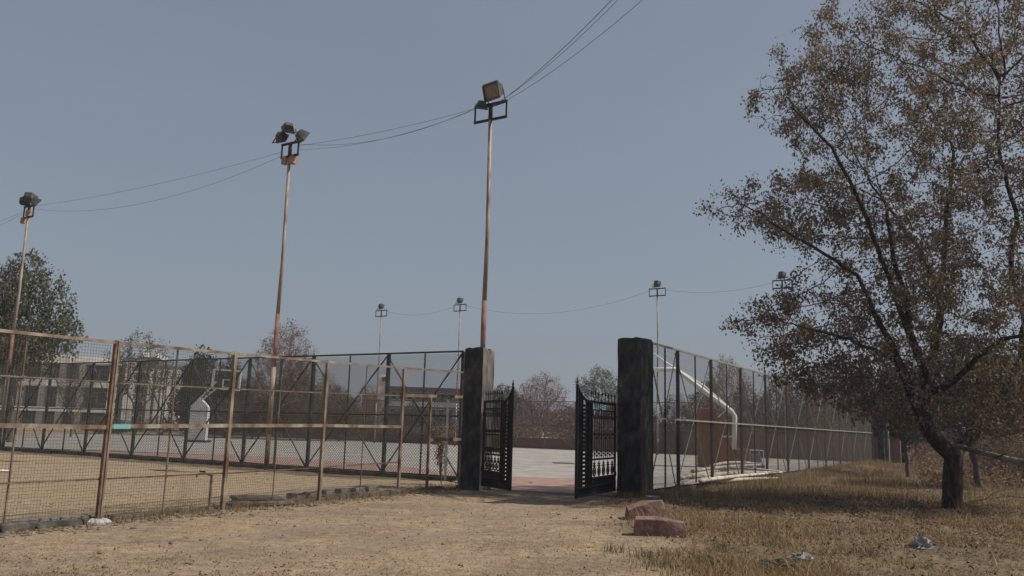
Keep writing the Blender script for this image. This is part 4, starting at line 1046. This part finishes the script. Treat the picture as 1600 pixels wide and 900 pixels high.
P_ = [
 ('leafy', 18, 388, 170, 46, 'tall leafy dusty green tree at the left edge'),
 ('leafy', -40, 470, 150, 50, 'green tree cut by the left edge below the tall one'),
 ('scrubbare', 112, 560, 70, 62, 'small green tree in front of the whitewashed building'),
 ('scrubbare', 212, 512, 120, 84, 'thin open crowned tree in front of the stair tower'),
 ('dense', 310, 541, 95, 80, 'dark round tree behind the padded hoop'),
 ('dense', 352, 556, 70, 86, 'dark tree just right of the padded hoop backboard'),
 ('bare', 440, 496, 115, 80, 'tall pinkish bare tree beside the second mast'),
 ('scrub', 395, 575, 75, 76, 'brown scrubby tree left of the tall bare tree'),
 ('scrub', 455, 560, 110, 74, 'brown scrubby tree under the tall bare tree'),
 ('scrubb', 505, 575, 90, 82, 'brown twiggy tree right of the tall bare tree'),
 ('scrub', 530, 598, 80, 74, 'low brown scrub left of the far masts'),
 ('scrubb', 480, 618, 90, 72, 'low twiggy brown scrub behind the court'),
 ('dense', 560, 640, 60, 84, 'dark low tree in front of the pinkish porch'),
 ('scrubb', 570, 596, 70, 100, 'brown scrub behind the most distant mast'),
 ('leafy', 638, 632, 80, 90, 'low green tree in front of the grey building'),
 ('dense', 690, 648, 60, 88, 'dark low shrub below the grey building windows'),
 ('scrubb', 625, 655, 80, 74, 'low brown bush by the far fence left of the gate'),
 ('leafy', 782, 598, 85, 82, 'green tree just right of the left gate pillar'),
 ('bare', 846, 579, 105, 84, 'pinkish dry tree in the middle of the gate opening'),
 ('scrubb', 815, 636, 70, 78, 'brown brush under the pinkish dry tree'),
 ('scrubb', 888, 628, 75, 80, 'brown brush left of the right gate leaf'),
 ('feather', 945, 570, 95, 76, 'light green feathery tree left of the right pillar'),
 ('scrubb', 960, 630, 90, 74, 'brown brush behind the right gate leaf'),
 ('scrubb', 1055, 610, 100, 74, 'dry brown brush just right of the right pillar'),
 ('scrub', 1105, 588, 95, 70, 'brown scrub tree above the red hoop base'),
 ('bare', 1140, 550, 80, 90, 'thin bare tree above the white hoop arm'),
 ('scrub', 1165, 590, 90, 68, 'brown scrub tree right of the white hoop arm'),
 ('scrub', 1225, 575, 110, 66, 'brown scrub tree below the half hidden mast'),
 ('scrub', 1290, 560, 130, 64, 'brown scrub tree left of the corner pillar'),
 ('dense', 1345, 590, 110, 66, 'dark tree behind the corner of the court'),
 ('dense', 1400, 632, 90, 56, 'dark green shrub beyond the corner pillar'),
 ('scrub', 1450, 590, 130, 72, 'brown scrub tree seen left of the big trunk'),
 ('scrubb', 1540, 560, 170, 60, 'large brown brush seen right of the big trunk'),
 ('scrub', 1640, 540, 190, 66, 'large brown brush at the right edge'),
 ('rusty', 1572, 640, 120, 38, 'rusty orange bush right of the big trunk'),
 ('rusty', 1440, 690, 60, 50, 'low rusty bush behind the slender trunk'),
 ('rusty', 1640, 655, 120, 34, 'rusty orange bush cut by the right edge'),
 ('scrub', 170, 650, 110, 78, 'low brown scrub left of the stair tower foot'),
 ('scrubb', 255, 648, 100, 78, 'low brown brush at the foot of the white fins'),
 ('scrub', 350, 620, 100, 74, 'brown scrub right of the padded hoop base'),
]
for a in P_: place(*a)
# two slimmer trees between the big trunk and the court corner
place('leafy', 1416, 560, 130, 34.5, 'slender small tree between the corner pillar and the big trunk', rot=1.0, group='small trees near the big one')
place('leafy', 1525, 520, 200, 27.5, 'smaller dark tree standing just behind the big trunk', rot=2.0, group='small trees near the big one')
for k, s in kinds.items():
    assert k in used

# continuous thicket and far woods as uncountable mass
def thicket(name, label, pts_fn, n, size, m, seed):
    r = np.random.default_rng(seed); p = pts_fn(r, n); v, f, rn = leaves(p, n, .05, size, r, 0, .8)
    o = raw(name, v, f, m, None, {'rnd': rn}); return tag(o, label, None, None, 'stuff')
def band(r, n, s0=-2, s1=70, d0=2.2, d1=6, h=2.4):
    s = r.uniform(s0, s1, n); dd = r.uniform(d0, d1, n); top = h*(.55+.3*np.sin(s*.9)+.25*np.sin(s*2.3+1)+.15*np.sin(s*5.1))
    z = r.uniform(0, 1, n)**1.1*np.maximum(.3, top)
    b_ = CORNER+NO*0
    return np.stack([CORNER[0]+DL[0]*s+NO[0]*dd, CORNER[1]+DL[1]*s+NO[1]*dd, z], 1)
thicket('dry_undergrowth', 'dry brown undergrowth massed behind the far fence', lambda r, n: band(r, n), 42000, .17, M['leaf_rust'], 61)
def far_band(r, n):
    a = r.uniform(-.75, .75, n); R0 = r.uniform(170, 230, n); h = 5+2.2*np.sin(a*19)+1.6*np.sin(a*47+1)+1*np.sin(a*101)
    z = r.uniform(0, 1, n)**.8*h; return np.stack([np.sin(a)*R0, np.cos(a)*R0, z], 1)
thicket('far_woods', 'hazy line of distant scrub woods on the horizon', far_band, 60000, .8, M['leaf_dry'], 62)
def right_band(r, n):
    k = r.uniform(0, 1, n); y = 27+33*k; x = y*.5+r.uniform(-3, 14, n)*(.4+.6*k)+1; h = (.25+.9*k)*(1+.5*np.sin(x*1.3)+.4*np.sin(x*2.9+y))
    return np.stack([x, y, r.uniform(0, 1, n)*h], 1)
thicket('dry_weeds', 'tall dry rusty weeds behind the big tree', right_band, 26000, .11, M['leaf_rust'], 63)

# dry bush hanging on the rusty doorway
r = np.random.default_rng(5); dbp = G(690, 758); e = empty('withered_bush', (dbp[0], dbp[1], 0), 'withered straw coloured bush in front of the rusty doorway', 'bush')
c = AT(690, 688, dbp[1]-.12); c = np.array([c[0], dbp[1]-.12, c[2]]); mb = MB(); tips = []
for i in range(26):
    a = r.uniform(0, 6.28); rr0 = r.uniform(.03, .22); zt = r.uniform(.55, 1.72)
    p0 = np.array([dbp[0], dbp[1]-.1, 0]); p1_ = np.array([c[0]+.03*math.cos(a), c[1]+.03*math.sin(a), zt*.6]); p2_ = np.array([c[0]+rr0*math.cos(a), c[1]+rr0*math.sin(a)*.7, zt])
    mb.tube([p0, p1_, p2_], [.008, .006, .003], 4); tips += [p1_+(p2_-p1_)*t for t in (.4, .6, .8, .9, 1)]
mb.build('stems', M['bark_pale'], e)
v, f, rn = leaves(np.array([t for t in tips if t[2] > .55]), 950, .05, .055, r, .3, .6); raw('foliage', v, f, M['leaf_straw'], e, {'rnd': rn})

# ------------------------------------------------------------------ stones, poles, rubbish
def stone(px, py, size, rz, label, seed, m='red_stone', zc=None, tilt=(0, 0), nm='sandstone_block', grp=None, cat='stone', jit=.13):
    global rng
    keep = rng; rng = np.random.default_rng(seed); c = G(px, py); mb = MB()
    rough_block(mb, (0, 0, 0), size, 0, jit, 2); o = mb.build(nm, M[m]); rng = keep
    o.location = (c[0], c[1], size[2]*.42 if zc is None else zc); o.rotation_euler = (tilt[0], tilt[1], rz)
    bv = o.modifiers.new('b', 'BEVEL'); bv.width = .004; bv.segments = 1
    return tag(o, label, cat, grp)
import bmesh
def hull_stone(px, py, pts, rz, label, name='sandstone_block'):
    c = G(px, py); bm = bmesh.new()
    for p in pts: bm.verts.new((p[0]*.9, p[1]*.9, p[2]*.86))
    bmesh.ops.convex_hull(bm, input=bm.verts); 
    for v in [v for v in bm.verts if not v.link_faces]: bm.verts.remove(v)
    me = bpy.data.meshes.new(name); bm.to_mesh(me); bm.free(); me.materials.append(M['red_stone'])
    o = bpy.data.objects.new(name, me); COL.objects.link(o); o.location = (c[0], c[1], 0); o.rotation_euler = (0, 0, rz)
    bv = o.modifiers.new('b', 'BEVEL'); bv.width = .009; bv.segments = 1
    return tag(o, label, 'stone', 'red sandstone blocks by the right pillar')
hull_stone(1006, 812, [(-.36, -.2, -.05), (.34, -.22, -.05), (.36, .2, -.05), (-.34, .22, -.05), (-.37, -.2, .20), (-.30, .2, .24), (-.12, -.21, .30), (.10, -.18, .37), (.33, -.16, .41), (.36, .18, .38), (.0, .22, .36), (.37, -.2, .22)], .12, 'red sandstone block with slanted top, the one behind')
hull_stone(1029, 836, [(-.42, -.18, -.05), (.42, -.2, -.05), (.44, .2, -.05), (-.4, .22, -.05), (-.41, -.17, .27), (-.36, .2, .29), (.05, -.2, .28), (.40, -.16, .24), (.43, .17, .23), (-.05, .22, .30), (.44, -.19, .1)], -.06, 'lower red sandstone block lying in front of the slanted one')
stone(1018, 781, (.34, .22, .10), .2, 'flat blue grey stone at the foot of the right pillar', 13, 'blue_grey', nm='flat_stone')
stone(1034, 779, (.26, .2, .07), -.3, 'small pale flat stone right of the blue grey one', 14, 'grey_stone', nm='flat_stone')
for i, (ax, ay, bx_, by_, rad, zz) in enumerate([(1068, 763, 1180, 745, .05, .05), (1078, 758, 1196, 748, .045, .13), (1064, 762, 1160, 741, .04, .15), (1090, 762, 1215, 752, .04, .05), (1100, 752, 1222, 747, .035, .12), (1072, 766, 1150, 752, .04, .04), (1120, 746, 1218, 752, .03, .2), (1082, 755, 1190, 741, .045, .22), (1094, 765, 1200, 750, .04, .12), (1110, 748, 1180, 741, .035, .27)]):
    a = G(ax, ay); b_ = G(bx_, by_); md = (a+b_)/2; s_ = rng.uniform(.02, .07)
    a_ = a-md; bb = b_-md
    pts = [a_, a_*.5+np.array([0, .05, s_*.8]), np.array([0, 0, s_]), bb*.5+np.array([0, -.06, s_*.7]), bb]
    o = MB().tube(pts, [rad*1.4, rad*1.5, rad*1.35, rad*1.2, rad*.8], 8).build('bare_pole', M['bleached'], None, True); gzc = float(gz(np.array([md[0]]), np.array([md[1]]))[0]); o.location = (md[0], md[1], zz*1.5+.03+max(0, gzc))
    tag(o, 'bleached pole, %s in the heap by the right fence' % ['long one lying lowest', 'long one on the back', 'steepest one at the left', 'right one lying low', 'one reaching furthest right', 'short one at the front left', 'thin one on top at the right', 'long one high at the middle', 'straight one along the front', 'short one on the very top'][i], 'pole', 'bleached poles heaped by the right fence')
def crumple(px, py, s, label, m, seed, nm='plastic_bag', hgt=1.0):
    r = np.random.default_rng(seed); c = G(px, py); n, k = 14, 9; V = []
    for i in range(k):
        for j in range(n):
            ph = PI*.5*i/(k-1); a = 2*PI*j/n; q0 = np.array([math.cos(a)*math.cos(ph), math.sin(a)*math.cos(ph)*.7, math.sin(ph)*hgt])
            V.append(q0*s*(1+r.uniform(-.35, .3)))
    Fc = [(i*n+j, i*n+(j+1) % n, (i+1)*n+(j+1) % n, (i+1)*n+j) for i in range(k-1) for j in range(n)]
    mb = MB(); mb.add(V, Fc); o = mb.build(nm, M[m]); o.location = (c[0], c[1], .03); return tag(o, label, 'rubbish', 'rubbish lying in the dry grass')
crumple(1442, 864, .15, 'crumpled pale plastic bag standing up in the dry grass', 'plastic', 1, hgt=1.1)
crumple(1422, 863, .10, 'small pale plastic scrap left of the crumpled bag', 'plastic', 2, hgt=.6)
crumple(1252, 877, .14, 'crumpled whitish plastic wrapper near the dark rag', 'plastic', 3, hgt=.5)
crumple(1218, 889, .24, 'dark green rag on the ground at the bottom edge', 'dark_cloth', 4, 'cloth_rag', .3)
crumple(1200, 883, .13, 'flat whitish scrap left of the dark rag', 'plastic', 5, hgt=.15)
crumple(1530, 757, .10, 'small white scrap right of the big trunk', 'plastic', 6, hgt=.4)
crumple(1552, 812, .06, 'tiny white scrap at lower right', 'plastic', 7, hgt=.4)
crumple(5, 738, .22, 'pale blue plastic sheet inside the left plot', 'blue_white', 8, 'plastic_sheet', .15)
crumple(829, 757, .05, 'tiny dark scrap on the red strip in the gateway', 'dark_cloth', 9, 'scrap', .4)
# twig on the ground
a = G(1505, 787); e = empty('dead_twig', a, 'thin dead forked twig lying right of the big trunk', 'twig')
MB().tube([a+np.array([0, 0, .02]), G(1540, 788)+np.array([0, 0, .12]), G(1575, 785)+np.array([0, 0, .16]), G(1625, 787)+np.array([0, 0, .1])], [.018, .014, .010, .006], 5).build('stem', M['bark'], e)
MB().tube([G(1540, 788)+np.array([0, 0, .12]), G(1556, 789)+np.array([0, 0, .3]), G(1580, 790)+np.array([0, 0, .4])], [.01, .007, .004], 4).build('side_shoot', M['bark'], e)

# ------------------------------------------------------------------ grass, leaf litter, clods
def blades(n, fn, hlo, hhi, wd_, seed, name, label, m, lean=.45, clump=None, kind='stuff'):
    r = np.random.default_rng(seed); x, y = fn(r, n); n = len(x); z = gz(x, y); h = r.uniform(hlo, hhi, n)*(clump(x, y) if clump else 1)
    a = r.uniform(0, 2*PI, n); ln = r.uniform(0, 1, n)*lean*h; b2 = r.uniform(0, 2*PI, n)
    w_ = wd_*r.uniform(.6, 1.3, n)
    c = np.stack([x, y, z-.01], 1); sd_ = np.stack([np.cos(a)*w_, np.sin(a)*w_, 0*a], 1)
    mid = c+np.stack([np.cos(b2)*ln*.35, np.sin(b2)*ln*.35, h*.55], 1); tip = c+np.stack([np.cos(b2)*ln*1.2, np.sin(b2)*ln*1.2, h*.95], 1)
    v = np.stack([c-sd_, c+sd_, mid+sd_*.7, mid-sd_*.7, tip], 1).reshape(-1, 3); bb = (np.arange(n)*5)[:, None]
    f = np.concatenate([bb+[0, 1, 2], bb+[0, 2, 3], bb+[3, 2, 4]], 0)
    rn = np.repeat(np.clip(r.normal(.5, .25, n), 0, 1), 5)
    o = raw(name, v, f, m, None, {'rnd': rn}); return tag(o, label, None, None, kind)
OUT = lambda x, y: ~inpoly(x, y, COURT)
def patch(x, y, s=17): return fbm(x, y, s, 4, 1.1)
def sample(r, n, y0=7.5, y1=45, bias=1.6):
    y = y0+(y1-y0)*r.uniform(0, 1, n)**bias; x = y*r.uniform(-.68, .70, n); return x, y
def fn_right(r, n):
    x, y = sample(r, n); k = (region(x, y)*(1-lot(x, y)) > r.uniform(0.05, 1, n)) & OUT(x, y) & (patch(x, y)+.7*fbm(x, y, 45, 2, 5.0) > r.uniform(-1.0, .35, n))
    return x[k], y[k]
hc = lambda x, y: np.clip(.7+.7*patch(x, y, 23)+.5*fbm(x, y, 44, 2, 6.5), .15, 1.9)
blades(290000, fn_right, .03, .17, .0055, 71, 'dry_grass', 'shaggy dry brown grass on the right', M['grass'], 1.5, hc)
def fn_short(r, n):
    x, y = sample(r, n, 7.5, 34, 1.7); k = (region(x, y) < .6) & OUT(x, y) & (rut(x, y) < r.uniform(0, .9, n)) & (patch(x, y, 29) > r.uniform(-.5, .7, n)); return x[k], y[k]
blades(150000, fn_short, .01, .04, .0045, 72, 'grass_stubble', 'short straw stubble on the track and plot', M['grass'], 1.6)
def fn_tall(r, n):
    x, y = sample(r, n, 7.8, 46, 1.3); k = (region(x, y)*(1-lot(x, y)) > .5) & OUT(x, y) & (patch(x, y, 37) > .28); return x[k], y[k]
def fn_back(r, n):
    k = r.uniform(0, 1, n)**1.3; y = 20+30*k; x = 3.55+(y-20.9)*.6+.8+r.exponential(6, n); m_ = OUT(x, y) & (patch(x, y, 91) > r.uniform(-.5, .7, n)); return x[m_], y[m_]
blades(52000, fn_back, .05, .36, .006, 76, 'rusty_grass', 'rusty orange dry grass along the right fence and behind the tree', M['grass_rust'], .6)
blades(36000, fn_tall, .12, .42, .0036, 73, 'tall_grass', 'tall dry grass stalks in scattered tufts', M['grass'], .5)
# tufts round posts, pillars, stones, fence foot
def fn_foot(r, n):
    segs = [(NF[0][:2], NF[4][:2]), (B, B+DR*34), (B, B+DR*34), (PR+np.array([-.6, .2]), PR+np.array([.5, .3]))]
    k = r.integers(0, len(segs), n); t = r.uniform(0, 1, n); X = np.zeros(n); Y = np.zeros(n)
    for i, (p, q0) in enumerate(segs):
        mk = k == i; X[mk] = p[0]+(q0[0]-p[0])*t[mk]; Y[mk] = p[1]+(q0[1]-p[1])*t[mk]
    X += r.normal(0, .2, n); Y += r.normal(0, .2, n)
    mk = k == 1; X[mk] += DR[1]*abs(r.normal(0, .7, mk.sum()))+.2; Y[mk] -= DR[0]*abs(r.normal(0, .5, mk.sum()))
    kk = OUT(X, Y); return X[kk], Y[kk]
blades(16000, fn_foot, .05, .22, .003, 74, 'verge_grass', 'dry grass tufts along fence feet and stones', M['grass'], .8)
def litter(n, fn, size, seed, name, label, m):
    r = np.random.default_rng(seed); x, y = fn(r, n); n = len(x); z = gz(x, y)+r.uniform(.005, .05, n); c = np.stack([x, y, z], 1)
    a = r.uniform(0, 6.28, n); d = np.stack([np.cos(a), np.sin(a), r.normal(0, .4, n)], 1); s2 = np.stack([-np.sin(a), np.cos(a), r.normal(0, .5, n)], 1); L = size*r.uniform(.5, 1.3, (n, 1))
    v = np.stack([c-d*L*.5, c+s2*L*.3, c+d*L*.5, c-s2*L*.3+np.array([0, 0, .01])], 1).reshape(-1, 3); bb = (np.arange(n)*4)[:, None]
    o = raw(name, v, np.concatenate([bb+[0, 1, 2], bb+[0, 2, 3]], 0), m, None, {'rnd': np.repeat(r.uniform(0, 1, n), 4)}); return tag(o, label, None, None, 'stuff')
def fn_lit(r, n):
    x = tb[0]+r.normal(0, 5.5, n)-2.5; y = tb[1]+r.normal(0, 5.5, n)-2; k = (region(x, y) > r.uniform(0, 1, n)) & OUT(x, y) & (y > 7) & (lot(x, y) < .5); return x[k], y[k]
litter(42000, fn_lit, .045, 81, 'leaf_litter', 'fallen brown leaves scattered under the big tree', M['litter'])
def fn_tr(r, n):
    x, y = sample(r, n, 7.5, 30, 1.7); k = (region(x, y) < .5) & OUT(x, y) & (patch(x, y, 55) > r.uniform(-.4, 1.2, n)); return x[k], y[k]
litter(16000, fn_tr, .026, 82, 'straw_litter', 'dark leaf crumbs scattered over the track', M['litter'])
# clods and pebbles
r = np.random.default_rng(9); mb = MB(); V = []; Fc = []; cnt = 0
def clod(x, y, s):
    global cnt
    z = float(gz(np.array([x]), np.array([y]))[0]); base_ = [(1, 0, 0), (-1, 0, 0), (0, 1, 0), (0, -1, 0), (0, 0, 1), (0, 0, -1)]
    vv = [np.array(b__)*s*r.uniform(.6, 1.3, 3)*np.array([1, 1, .6])+np.array([x, y, z+.2*s]) for b__ in base_]
    n = cnt; V.extend(vv); Fc.extend([(n+a, n+b__, n+c_) for a, b__, c_ in ((0, 2, 4), (2, 1, 4), (1, 3, 4), (3, 0, 4), (2, 0, 5), (1, 2, 5), (3, 1, 5), (0, 3, 5))]); cnt += 6
for _ in range(2600):
    y = 7.6+22*r.uniform()**1.8; x = y*r.uniform(-.66, .35)
    if inpoly(np.array([x]), np.array([y]), COURT)[0]: continue
    clod(x, y, r.uniform(.005, .018) if r.uniform() < .96 else r.uniform(.02, .04))
for _ in range(900):                                   # rubble strip outside the rusty fence
    t = r.uniform(-.3, 1); p = NF[0][:2]+(NF[4][:2]-NF[0][:2])*t-RN*abs(r.normal(.12, .25)); clod(p[0], p[1], r.uniform(.01, .05))
mb.add(V, Fc); tag(mb.build('gravel', M['clod']), 'loose dirt clods and pebbles on the track', None, None, 'stuff')
# a few small green weeds
def fn_weed(r, n):
    cs = [G(x, y)[:2] for x, y in ((1030, 885), (1045, 870), (1100, 880), (1010, 870), (960, 860), (1130, 860), (1180, 890), (1290, 890), (1350, 870))]
    k = r.integers(0, len(cs), n); C_ = np.array(cs)[k]+r.normal(0, .09, (n, 2)); return C_[:, 0], C_[:, 1]
blades(700, fn_weed, .05, .18, .004, 75, 'green_weeds', 'sparse dull green weeds in the foreground', M['leaf_green'], .9)

# ------------------------------------------------------------------ haze
hz = MB(); hz.box((0, 0, 12.0), (3800, 3800, 26.5)); hm = bpy.data.materials.new('haze_air'); hm.use_nodes = True; t = hm.node_tree; t.nodes.clear()
pv = t.nodes.new('ShaderNodeVolumePrincipled'); pv.inputs['Color'].default_value = (.66, .74, .93, 1); pv.inputs['Density'].default_value = .0006; pv.inputs['Anisotropy'].default_value = .2
mo = t.nodes.new('ShaderNodeOutputMaterial'); t.links.new(pv.outputs[0], mo.inputs['Volume'])
tag(hz.build('haze', hm), 'pale dusty haze in the air', None, None, 'stuff')
